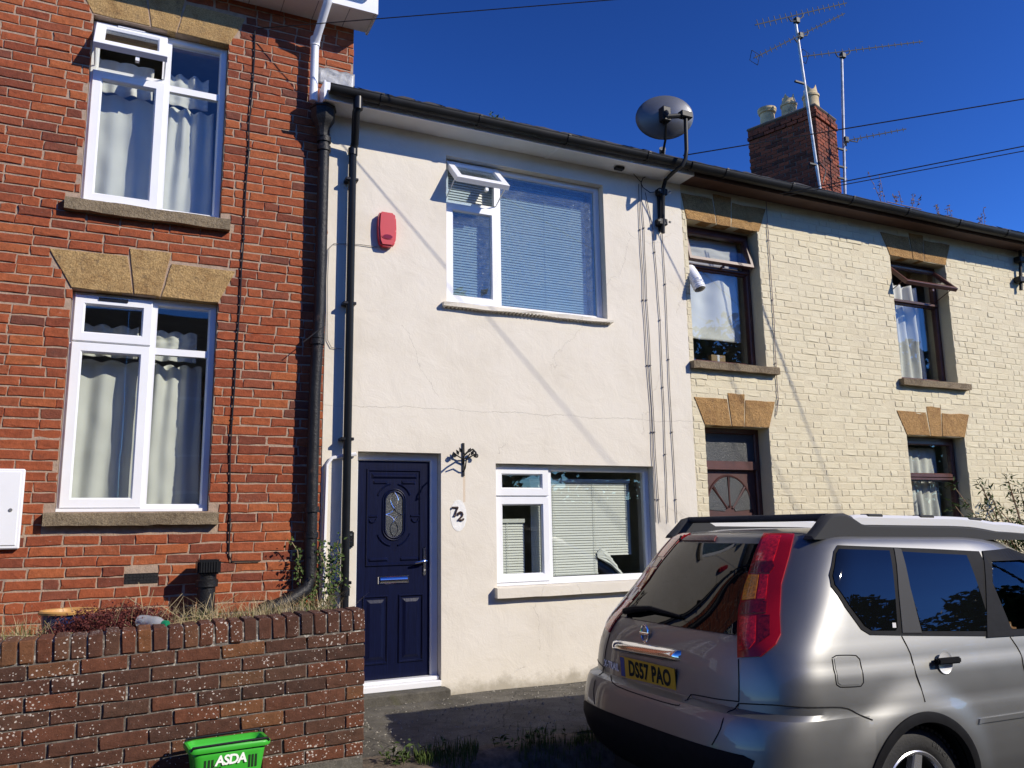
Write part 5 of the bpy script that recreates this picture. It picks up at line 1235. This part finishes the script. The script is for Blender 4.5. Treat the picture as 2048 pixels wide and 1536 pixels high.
def drape(pts, dr, step=.03, off=.004, hole=None):
    dr = Vector(dr).normalized(); e1 = dr.orthogonal().normalized() if abs(dr.z) > .9 else Vector((0,0,1)).cross(dr).normalized(); e2 = dr.cross(e1)
    uv = [(p.dot(e1), p.dot(e2)) for p in pts]; c = sum((p.dot(dr) for p in pts))/len(pts)
    bm = bmesh.new(); vs = [bm.verts.new((u, v, 0)) for u, v in uv]; bm.faces.new(vs)
    for ax, lo, hi in ((0, min(u for u, v in uv), max(u for u, v in uv)), (1, min(v for u, v in uv), max(v for u, v in uv))):
        n = int((hi-lo)/step)
        for k in range(1, n+1):
            q = lo+(hi-lo)*k/(n+1); co = (q, 0, 0) if ax == 0 else (0, q, 0); no = (1, 0, 0) if ax == 0 else (0, 1, 0)
            bmesh.ops.bisect_plane(bm, geom=bm.verts[:]+bm.edges[:]+bm.faces[:], plane_co=co, plane_no=no, dist=1e-5)
    bmesh.ops.triangulate(bm, faces=[f for f in bm.faces if len(f.verts) > 4])
    V = []; Fs = []; bm.verts.index_update(); inn = {}
    for v in bm.verts:
        p = e1*v.co.x+e2*v.co.y+dr*(c-3.0); h = BV.ray_cast(p, dr, 3.9)
        if h[0] is None: l, n, i, d = BV.find_nearest(e1*v.co.x+e2*v.co.y+dr*c)
        else: l, n = h[0], h[1]
        n = n.normalized(); n = -n if n.dot(dr) > 0 else n
        V.append(l+n*off); inn[v.index] = l-n*.004
    Fs = [[v.index for v in f.verts] for f in bm.faces]
    for e in bm.edges:
        if len(e.link_faces) == 1:
            a, b = e.verts[0].index, e.verts[1].index; i = len(V); V += [inn[a], inn[b]]; Fs.append([a, b, i+1, i])
    bm.free(); m = MB(); m.add(V, Fs); return m
def both(name, pts, mat, parent, dr=(0, 1, 0), off=.004, step=.03, sides=(1, -1), smooth=True):
    m = drape(pts, dr, step, off); out = []
    for s in sides:
        q = MB(); q.add([(x, y*s, z) for x, y, z in m.v], m.f); out.append(q.build(name, mat, parent, local=True, smooth=smooth, ang=30))
    return out
def seam(name, pts, parent, r=.0032, mat=None, mirror=True, step=.03, sides=(1, -1)):
    Q = []; E = [pts[0]]+list(pts)+[pts[-1]]
    for k in range(1, len(E)-2):
        a, b, c, d = E[k-1:k+3]; n = max(1, int((c-b).length/step))
        for j in range(n):
            t = j/n; Q.append(.5*((2*b)+(c-a)*t+(2*a-5*b+4*c-d)*t*t+(3*b-a-3*c+d)*t**3))
    Q.append(pts[-1]); Q = [spt(q, .0006) for q in Q]
    for s in (sides if mirror else (1,)): MB().tube([(q.x, q.y*s, q.z) for q in Q], r, 5).build(name, mat or m_seam, parent, local=True)
H = lambda L: [hit(x, y) for x, y in L]
# front door window outline in car coordinates (x, z)
fb = hit(1975, 1270); ft = hit(1962, 1112)
FW = [(fb.x+.02, fb.z+.012), (2.96, fb.z-.01), (2.80, fb.z+.10), (2.42, 1.47), (2.2, 1.505), (ft.x+.05, ft.z-.01)]
def inpoly(x, z, P):
    c = False
    for (xa, za), (xb, zb) in zip(P, P[1:]+P[:1]):
        if (za > z) != (zb > z) and x < (xb-xa)*(z-za)/(zb-za)+xa: c = not c
    return c
# cut the wheel arches and the front windows out of the shell, split it into panels
RA = .392
V = [Vector(v) for v in mb.v]; sets = {'body_shell': [], 'rear_bumper': [], 'lower_valance': [], 'sill_trim': []}
def inarch(p): return abs(p.y) > .45 and min(math.hypot(p.x-w, p.z-WZ) for w in WX) < RA
for f in mb.f:
    c = sum((V[i] for i in f), Vector())/len(f)
    if all(inarch(V[i]) for i in f): continue
    if abs(c.y) > .5 and inpoly(c.x, c.z, FW): continue
    if (c.z < .50 and c.x < .62): k = 'lower_valance'
    elif c.z < .40: k = 'sill_trim'
    elif c.z < .7785 and c.x < .66: k = 'rear_bumper'
    else: k = 'body_shell'
    sets[k].append(f)
keep = set(i for s in sets.values() for f in s for i in f)
for i in keep:
    p = V[i]
    if abs(p.y) > .45:
        for w in WX:
            d = math.hypot(p.x-w, p.z-WZ)
            if d < RA: s = RA/max(d, .01); V[i] = Vector((w+(p.x-w)*s, p.y, WZ+(p.z-WZ)*s))
for k, fs in sets.items():
    idx = {}; m = MB()
    for f in fs:
        for i in f:
            if i not in idx: idx[i] = len(m.v); m.v.append(tuple(V[i]))
        m.f.append(tuple(idx[i] for i in f))
    o_ = m.build(k, m_paint if k in ('body_shell', 'rear_bumper') else m_trim, car, local=True, smooth=True, ang=28)
    if k == 'body_shell': body = o_
    if k == 'rear_bumper': bump = o_
# wheel wells, arch trims, wheels
m_tyre = M('tyre_rubber', (.018,.018,.019), .75, var=.2, vs=30, bump=.3, bs=80)
m_rim = M('alloy_rim', (.62,.62,.63), .25, metal=.85)
m_hub = M('brake_dark', (.03,.03,.032), .6)
def wheel(x, s):
    t = bpy.data.objects.new('wheel', None); COL.objects.link(t); t.parent = car; t.location = (x, s*.755, WZ); ORG[t.name] = Vector()
    if s > 0: t.rotation_euler[2] = math.pi
    Rx = Matrix.Rotation(R_(90), 4, 'X')
    m = MB(); m.lathe([(.225,-.085),(.232,-.098),(.262,-.106),(.300,-.107),(.325,-.098),(.338,-.082),(.344,-.05),(.345,0),(.344,.05),(.338,.082),(.30,.107),(.225,.09)], 64, Rx @ Matrix.Scale(-1, 4, (0,0,1)))
    ty = m.build('tyre', m_tyre, t, local=True, smooth=True, ang=50)
    m = MB()
    for k in range(60):
        a = 6.2832*k/60; Mx = Matrix.Rotation(a, 4, 'Y')
        m.box(-.010, .010, -.100, -.055, .335, .3478, Mx); m.box(-.010, .010, .02, .06, .337, .3485, Mx); m.box(-.010, .010, -.045, .0, .337, .3490, Mx)
    m.build('tread_blocks', m_tyre, t, local=True)['kind'] = 'stuff'
    m = MB(); m.lathe([(.228,.10),(.230,.085),(.222,.07),(.212,.05),(.205,-.05),(.0,-.052)], 48, Rx); m.build('rim_barrel', m_hub, t, local=True, smooth=True)
    m = MB(); m.lathe([(.231,.080),(.232,.100),(.226,.104),(.214,.096),(.210,.08)], 48, Rx); m.build('rim_edge', m_rim, t, local=True, smooth=True)
    for k in range(6):
        Mx = Matrix.Rotation(6.2832*k/6+.18, 4, 'Y'); m = MB()
        m.add([(-.040,-.082,.05),(.040,-.082,.05),(.030,-.094,.216),(-.030,-.094,.216),(-.048,-.05,.05),(.048,-.05,.05),(.038,-.062,.216),(-.038,-.062,.216)], [(0,1,2,3),(0,4,5,1),(1,5,6,2),(2,6,7,3),(3,7,4,0)], Mx); m.build('spoke', m_rim, t, local=True, bevel=.006)
    m = MB(); m.lathe([(.072,.05),(.070,.084),(.05,.09),(.034,.088),(.03,.093),(0,.093)], 24, Rx); m.build('hub_cap', m_rim, t, local=True, smooth=True, ang=40)
    for k, chx in enumerate('ENJOY'):
        me = text_mesh(chx, .030, .0006, .0006); a = R_(62-k*6.2)
        me.transform(Matrix.Translation((.282*math.cos(a), -.1085, .282*math.sin(a))) @ Matrix.Rotation(a-math.pi/2, 4, 'Y').inverted() @ Matrix.Rotation(R_(90), 4, 'X')); link('tyre_lettering', me, M('tyre_letter', (.05,.05,.05), .6) if k == 0 and s < 0 and x < 2 else bpy.data.materials['tyre_letter'], t)
    return t
for x in WX:
    for s in (-1, 1):
        wheel(x, s)
        m = MB(); m.lathe([(.41, .42), (.41, .80), (.395, .865)], 48, Matrix.Translation((x, 0, WZ)) @ Matrix.Rotation(R_(90 if s < 0 else -90), 4, 'X'))
        m.lathe([(.0, .42), (.41, .42)], 48, Matrix.Translation((x, 0, WZ)) @ Matrix.Rotation(R_(90 if s < 0 else -90), 4, 'X')); m.build('wheel_well', m_seam, car, local=True)
        m = MB(); vs = []; nA = 44
        for k in range(nA+1):
            a = R_(-12)+R_(204)*k/nA
            for r, yo in ((.372, .02), (.378, -.010), (.405, -.012), (.424, -.008), (.428, .006)):
                px_, pz = x+r*math.cos(a), WZ+r*math.sin(a); l = BV.ray_cast(Vector((px_, -3, max(pz, .27))), Vector((0, 1, 0)))[0]
                y0 = l.y if l else -.85; vs.append((px_, (y0+yo)*(1 if s < 0 else -1), pz))
        m.add(vs, [(k*5+j, k*5+j+1, k*5+6+j, k*5+5+j) for k in range(nA) for j in range(4)]); m.build('arch_trim', m_trim, car, local=True, smooth=True, ang=40)
both('bumper_insert', [Vector((0, y, z)) for y, z in ((-.74,.455),(-.735,.56),(-.75,.605),(-.70,.620),(0,.620),(.70,.620),(.75,.605),(.735,.56),(.74,.455))], m_trim, bump, dr=(1, 0, 0), off=.005, sides=(1,))
MB().box(.5, 4.2, -.66, .66, .22, .30).build('underbody', m_seam, car, local=True); MB().box(.16, .5, -.55, .55, .26, .34).build('rear_underbody', m_seam, car, local=True)
# side glass: black surround, then panes
dl = H([(1674,1091),(1779,1095),(1860,1098),(1957,1103),(1990,1180),(2028,1273),(1920,1272),(1802,1271),(1740,1270),(1722,1259),(1690,1215),(1662,1173),(1658,1150),(1667,1103)])
both('window_surround', dl, m_trim, body, off=.004)
both('quarter_glass', H([(1677,1099),(1777,1102),(1793,1255),(1790,1261),(1742,1261),(1728,1252),(1697,1211),(1669,1170),(1665,1152),(1672,1108)]), m_cglass, body, off=.0075)
both('rear_door_glass', H([(1801,1104),(1931,1111),(1950,1160),(1982,1262),(1843,1262),(1816,1170)]), m_cglass, body, off=.0075)
both('door_edge_trim', H([(1786,1097),(1800,1099),(1818,1175),(1841,1266),(1822,1266),(1803,1266),(1795,1180)]), m_ygrey, body, off=.0085)
def offs(P, d):
    n = len(P); out = []
    for i in range(n):
        a, b, c = Vector(P[i-1]), Vector(P[i]), Vector(P[(i+1)%n]); n1 = (b-a).normalized(); n2 = (c-b).normalized(); q = Vector((n1.y, -n1.x))+Vector((n2.y, -n2.x)); out.append(tuple(b+q.normalized()*d))
    return out
fo, fi = offs(FW, .045), offs(FW, -.022)
for s in (1, -1):
    m = MB(); vs = []; cnt = 0
    for k in range(len(FW)):
        for j in range(8):
            t = j/8; cnt += 1
            for P, yo in ((fo, -.003), (fo, -.009), (fi, -.009), (fi, .02)):
                a, b = P[k], P[(k+1)%len(FW)]; x, z = a[0]+(b[0]-a[0])*t, a[1]+(b[1]-a[1])*t; l = BV.ray_cast(Vector((x, -3, z)), Vector((0, 1, 0)))[0]; vs.append((x, ((l.y if l else -.8)+yo)*s, z))
    m.add(vs, [(k*4+j, k*4+j+1, ((k+1)%cnt)*4+j+1, ((k+1)%cnt)*4+j) for k in range(cnt) for j in range(3)]); m.build('front_window_surround', m_trim, body, local=True)
m_clear = glass('clear_car_glass', (.66,.72,.68), 1.6)
both('front_door_glass', [Vector((x, -.8, z)) for x, z in offs(FW, -.01)], m_clear, body, off=-.004)
# windscreen
both('windscreen', [Vector((x, y, z)) for x, y, z in ((2.55,-.60,1.56),(2.55,.60,1.56),(3.35,.76,1.12),(3.35,-.76,1.12))], m_cglass, body, dr=(-.55, 0, -.8), off=.004, sides=(1,), step=.06)
# rear glass, lamps
rg = H([(1280,1086),(1400,1084),(1522,1089),(1511,1108),(1492,1168),(1480,1217),(1474,1271),(1360,1255),(1280,1242)]); 
mir = [Vector((p.x, -p.y, p.z)) for p in rg[:-2][::-1]]
rw = [Vector((.5, y, rg[2].z)) for y in (.60,)]
RG = [Vector((p.x, p.y, p.z)) for p in rg[2:7]]; RGm = [Vector((p.x, -p.y, p.z)) for p in RG[::-1]]
both('rear_window', RG+RGm, m_cglass, body, dr=(1, 0, 0), off=.006, sides=(1,), step=.04)
LP = [(1528,1069),(1589,1070),(1579,1112),(1563,1169),(1560,1230),(1562,1269),(1552,1289),(1521,1314),(1477,1316),(1476,1254),(1479,1217),(1492,1168),(1511,1108)]
m_lamp = M('red_lamp_lens', (.40,.005,.010), .12, coat=.6, var=.1); m_lamp2 = M('red_lamp_inner', (.70,.012,.018), .12, coat=1, var=.6, vs=60)
m_amb = M('amber_lamp', (.75,.20,.01), .15, coat=.8, var=.5, vs=70); m_lampd = M('dark_red_lamp_housing', (.16,.004,.006), .15, coat=.8, var=.7, vs=50)
dl_ = (.72, .69, 0)
lamps = both('tail_lamp', H(LP), m_lamp, body, dr=dl_, off=.010, step=.025)
for nm, poly, mat, off in (('brake_lens', [(1530,1073),(1563,1074),(1556,1100),(1548,1125),(1512,1124),(1521,1098)], m_lamp2, .013), ('lens_divider', [(1509,1130),(1546,1124),(1551,1135),(1541,1149),(1502,1148)], m_lampd, .014),
                           ('indicator_lens', [(1500,1152),(1520,1152),(1512,1200),(1486,1203),(1491,1175)], m_amb, .014), ('side_lens', [(1523,1151),(1538,1151),(1533,1200),(1516,1200)], m_lamp2, .013),
                           ('lens_divider', [(1485,1208),(1515,1202),(1536,1206),(1534,1228),(1481,1230)], m_lampd, .014), ('reverse_lens', [(1481,1236),(1514,1234),(1512,1285),(1500,1300),(1480,1303)], m_lamp2, .013), ('dark_lens', [(1518,1232),(1541,1232),(1541,1272),(1517,1290)], m_lampd, .012)):
    ms = drape(H(poly), dl_, .025, off)
    for s, L_ in zip((1, -1), lamps):
        q = MB(); q.add([(x, y*s, z) for x, y, z in ms.v], ms.f); q.build(nm, mat, body, local=True, smooth=True, ang=30)
# high level brake lamp and washer on the spoiler
tz_ = rg[2].z; cy_ = hit(1384, 1100).y
both('high_brake_lamp', [Vector((.4, cy_+a, tz_+b)) for a, b in ((.16,.012),(-.16,.012),(-.14,.040),(.14,.040))], M('dull_red_lens', (.16,.05,.045), .3, var=.4, vs=60), body, dr=(1, 0, 0), off=.010, sides=(1,), step=.02)
p = BV.ray_cast(Vector((-2, cy_+.20, tz_+.03)), Vector((1, 0, 0)))[0]; MB().tube([p+Vector((.0, .01, .012)), p+Vector((-.022, -.008, -.010))], .007, 6).build('washer_jet', m_trim, body, local=True)
# wiper
a, b, c = hit(1258, 1222), hit(1310, 1216), hit(1368, 1233)
MB().tube([a+Vector((-.03,0,0)), a.lerp(b,.4)+Vector((-.04,0,.004)), b+Vector((-.035,0,0)), c+Vector((-.022,0,0))], [.020, .022, .014, .008], 8).build('rear_wiper', m_trim, body, local=True, smooth=True)
# chrome garnish, badge, plate
ga, gb = hit(1226, 1288), hit(1362, 1312); m = MB()
def gar(u, v):
    y = ga.y+(gb.y-ga.y)*u; z = ga.z+(gb.z-ga.z)*u+.034*math.cos(v*3.1416)*(1-.25*abs(2*u-1)**6); l = BV.ray_cast(Vector((-2, y, z)), Vector((1, 0, 0)))[0]
    return ((l.x if l else .11)-.034*max(0, math.sin(v*3.1416))**.7*(1-abs(2*u-1)**14)+.002, y, z)
m.grid(gar, 40, 12); m.build('chrome_garnish', m_chrome, body, local=True, smooth=True, ang=60)
FR = Matrix(((0,0,-1,0),(-1,0,0,0),(0,1,0,0),(0,0,0,1)))          # x -> -y, y -> z, z -> -x : lettering that faces backwards
p = hit(1293, 1267); p.x -= .012; m = MB()
m.tube([p+Vector((0, .034*math.cos(6.2832*k/28), .046*math.sin(6.2832*k/28))) for k in range(29)], .0062, 8); bg = m.build('badge', m_chrome, body, local=True, smooth=True)
MB().box(p.x-.007, p.x+.004, p.y-.046, p.y+.046, p.z-.008, p.z+.008).build('badge_bar', m_chrome, body, local=True, bevel=.003)
pc = (hit(1242, 1332)+hit(1357, 1360))/2; pcx = min(hit(1300, 1340).x, pc.x)-.012; pw, ph = .26, .0575
PM = Matrix.Translation((pcx, pc.y, pc.z)) @ Matrix.Rotation(R_(-4), 4, 'Y') @ FR
plate = MB(); plate.box(-pw, pw, -ph, ph, -.004, .0); m_plate = M('yellow_plate', (.62,.33,.015), .35); 
m2 = MB(); m2.add([tuple(v) for v in plate.v], plate.f, PM); npl = m2.build('number_plate', m_plate, car, local=True)
m2 = MB(); m2.box(-pw+.004, -pw+.046, -ph+.004, ph-.004, 0, .0012, PM); m2.build('plate_band', M('plate_blue', (.01,.04,.22), .4), npl, local=True)
me = text_mesh('DS57 PAO', .114, .0006, .0042, .74, 0, 1.06); me.transform(PM @ Matrix.Translation((.024, -.002, .001))); link('plate_lettering', me, m_seam, npl)
p = BV.ray_cast(Vector((-2, .485, .850)), Vector((1, 0, 0)))[0]; n_ = Vector((-1, .16, .02)).normalized(); p = p+n_*.003
up = Vector((0,0,1)); rt = up.cross(n_).normalized(); up2 = n_.cross(rt)
me = text_mesh('X-TRAIL', .055, .0012, .0014, .95, 0, 1.12); me.transform(Matrix(((rt.x, up2.x, n_.x, p.x+n_.x*.004), (rt.y, up2.y, n_.y, p.y+n_.y*.004), (rt.z, up2.z, n_.z, p.z+n_.z*.004), (0,0,0,1)))); link('model_lettering', me, M('bright_lettering', (.85,.85,.85), .4), body)
# panel gaps
seam('tailgate_gap', H([(1477,1318),(1478,1360),(1478,1403)]), body); seam('tailgate_gap', H([(1478,1403),(1435,1398),(1382,1389),(1374,1400),(1358,1411),(1300,1396),(1232,1371),(1222,1352)]), body, mirror=False)
seam('bumper_gap', H([(1478,1406),(1456,1424),(1441,1458),(1424,1490)]), body); seam('bumper_gap', H([(1480,1407),(1560,1411),(1683,1415),(1720,1430),(1745,1440)]), body)
seam('door_gap', H([(1803,1272),(1813,1291),(1821,1308),(1826,1327),(1831,1345),(1841,1373),(1850,1404)]), body, step=.05); seam('door_gap', H([(2020,1274),(2040,1305),(2046,1330)])+[Vector((hit(2046,1330).x+.03, -.88, .75)), Vector((hit(2046,1330).x+.03, -.87, .42))], body)
fl = [(1664,1316),(1672,1311),(1712,1311),(1719,1318),(1727,1365),(1722,1372),(1680,1374),(1673,1369),(1664,1318)]
seam('fuel_flap_gap', H(fl), body, .0028, step=.02, sides=(1,))
both('fuel_flap', H([(1668,1317),(1674,1314),(1710,1314),(1716,1320),(1723,1363),(1719,1369),(1682,1370),(1676,1366)]), m_paint, body, off=.0025, sides=(1,))
# crease lines on door, handles, sticker
both('door_moulding', [Vector((hit(1955,1448).x, -.88, hit(1955,1448).z)), Vector((3.0, -.88, hit(1955,1448).z+.0)), Vector((3.0, -.88, hit(1955,1448).z+.028)), Vector((hit(1955,1448).x+.02, -.88, hit(1955,1448).z+.022))], m_paint, body, off=.010)
h0 = hit(1885, 1321)
for hx0 in (h0.x, h0.x+1.02):
    for s in (-1, 1):
        y = spt((hx0, -.9, h0.z)).y
        m = MB(); m.lathe([(0,0.0),(.045,.0),(.055,.006)], 24, Matrix.Translation((hx0, y-.008, h0.z-.008)) @ Matrix.Rotation(R_(90), 4, 'X')); m.v = [(a, b*(-s), c) for a, b, c in m.v]; m.build('handle_cup', m_silver, body, local=True, smooth=True)
        m = MB(); m.box(hx0-.085, hx0+.085, y-.045, y-.020, h0.z-.012, h0.z+.020); m.box(hx0-.08, hx0-.05, y-.03, y, h0.z-.008, h0.z+.014); m.box(hx0+.05, hx0+.08, y-.03, y, h0.z-.008, h0.z+.014); m.v = [(a, b*(-s), c) for a, b, c in m.v]
        m.build('door_handle', m_trim, body, local=True, bevel=.007, seg=2)
both('window_sticker', H([(1782,1246),(1789,1246),(1790,1256),(1783,1256)]), M('sticker_white', (.5,.5,.5), .5), body, off=.0085, sides=(1,))
# roof rails and crossbar
def roofz(x, y): 
    l = BV.ray_cast(Vector((x, y, 3)), Vector((0, 0, -1)))[0]; return max(l.z, 1.60) if l else 1.6
rail = {}
for s in (-1, 1):
    y0 = .60; t = bpy.data.objects.new('roof_rail', None); COL.objects.link(t); t.parent = car; ORG[t.name] = Vector(); rail[s] = t
    def rl(xs, tops, bots, w, yc, mat, nm):
        m = MB(); vs = []
        for x, a, b in zip(xs, tops, bots):
            for dy, z in ((-w, b), (-w, a-.016), (-w+.016, a), (w-.016, a), (w, a-.016), (w, b)): vs.append((x, s*(yc)+dy, z))
        n = len(xs); m.add(vs, [(k*6+j, k*6+(j+1)%6, k*6+6+(j+1)%6, k*6+6+j) for k in range(n-1) for j in range(6)]+[tuple(range(6)), tuple(range(n*6-6, n*6))]); m.build(nm, mat, t, local=True, smooth=True, ang=40)
    xs = [.64+.06*k for k in range(37)]
    tp = [roofz(x, s*y0)+.004+.106*sm(.60, .80, x)-.055*sm(.88, 1.04, x)-.03*sm(2.2, 2.75, x) for x in xs]; bt_ = [max(1.598, roofz(x, s*y0)-.015) for x in xs]
    rl(xs, tp, bt_, .040, y0, m_ygrey, 'rail_foot')
    xs = [.93+.06*k for k in range(32)]
    tp = [roofz(x, s*y0)+.040+.064*sm(.86, .95, x)-.06*sm(2.2, 2.82, x) for x in xs]; bt_ = [roofz(x, s*y0)+.050-.025*sm(2.0, 2.8, x) for x in xs]
    rl(xs, [max(a, b+.02) for a, b in zip(tp, bt_)], bt_, .036, y0-.002, m_silver, 'rail_bar')
    for k in range(3):
        x = 1.12+.42*k; z = roofz(x, s*y0)+.103; MB().box(x-.06, x+.06, s*y0-.030, s*y0+.030, z-.012, z+.007).build('rail_lamp', m_ygrey, t, local=True, bevel=.006)
zc = roofz(.80, -.5)+.075
MB().tube([(.80, -.59, zc), (.80, .59, zc)], .021, 12).build('crossbar', m_ygrey, car, local=True, smooth=True)
# seats seen through the front glass
m_seat = M('dark_seat_cloth', (.02,.02,.022), .9); m_tan = M('tan_leather', (.36,.16,.07), .45)
for s in (-1, 1):
    t = bpy.data.objects.new('front_seat', None); COL.objects.link(t); t.parent = car; ORG[t.name] = Vector()
    MB().box(2.05, 2.6, s*.36-.24, s*.36+.24, .55, .72).build('seat_base', m_seat, t, local=True, bevel=.05, seg=2); m = MB(); m.box(-.07, .07, -.23, .23, 0, .62, Matrix.Translation((2.08, s*.36, .68)) @ Matrix.Rotation(R_(-14), 4, 'Y')); m.build('seat_back', m_seat, t, local=True, bevel=.05, seg=2)
    m = MB(); m.box(-.05, .05, -.13, .13, 0, .19, Matrix.Translation((2.24, s*.52, .93)) @ Matrix.Rotation(R_(-10), 4, 'Y')); m.build('headrest', m_tan, t, local=True, bevel=.04, seg=3, smooth=True, ang=60)
MB().box(2.9, 3.5, -.7, .7, .4, 1.05).build('dashboard', m_seat, car, local=True, bevel=.05); MB().box(1.5, 1.9, -.68, .68, .4, 1.2).build('rear_seats', m_seat, car, local=True, bevel=.05)
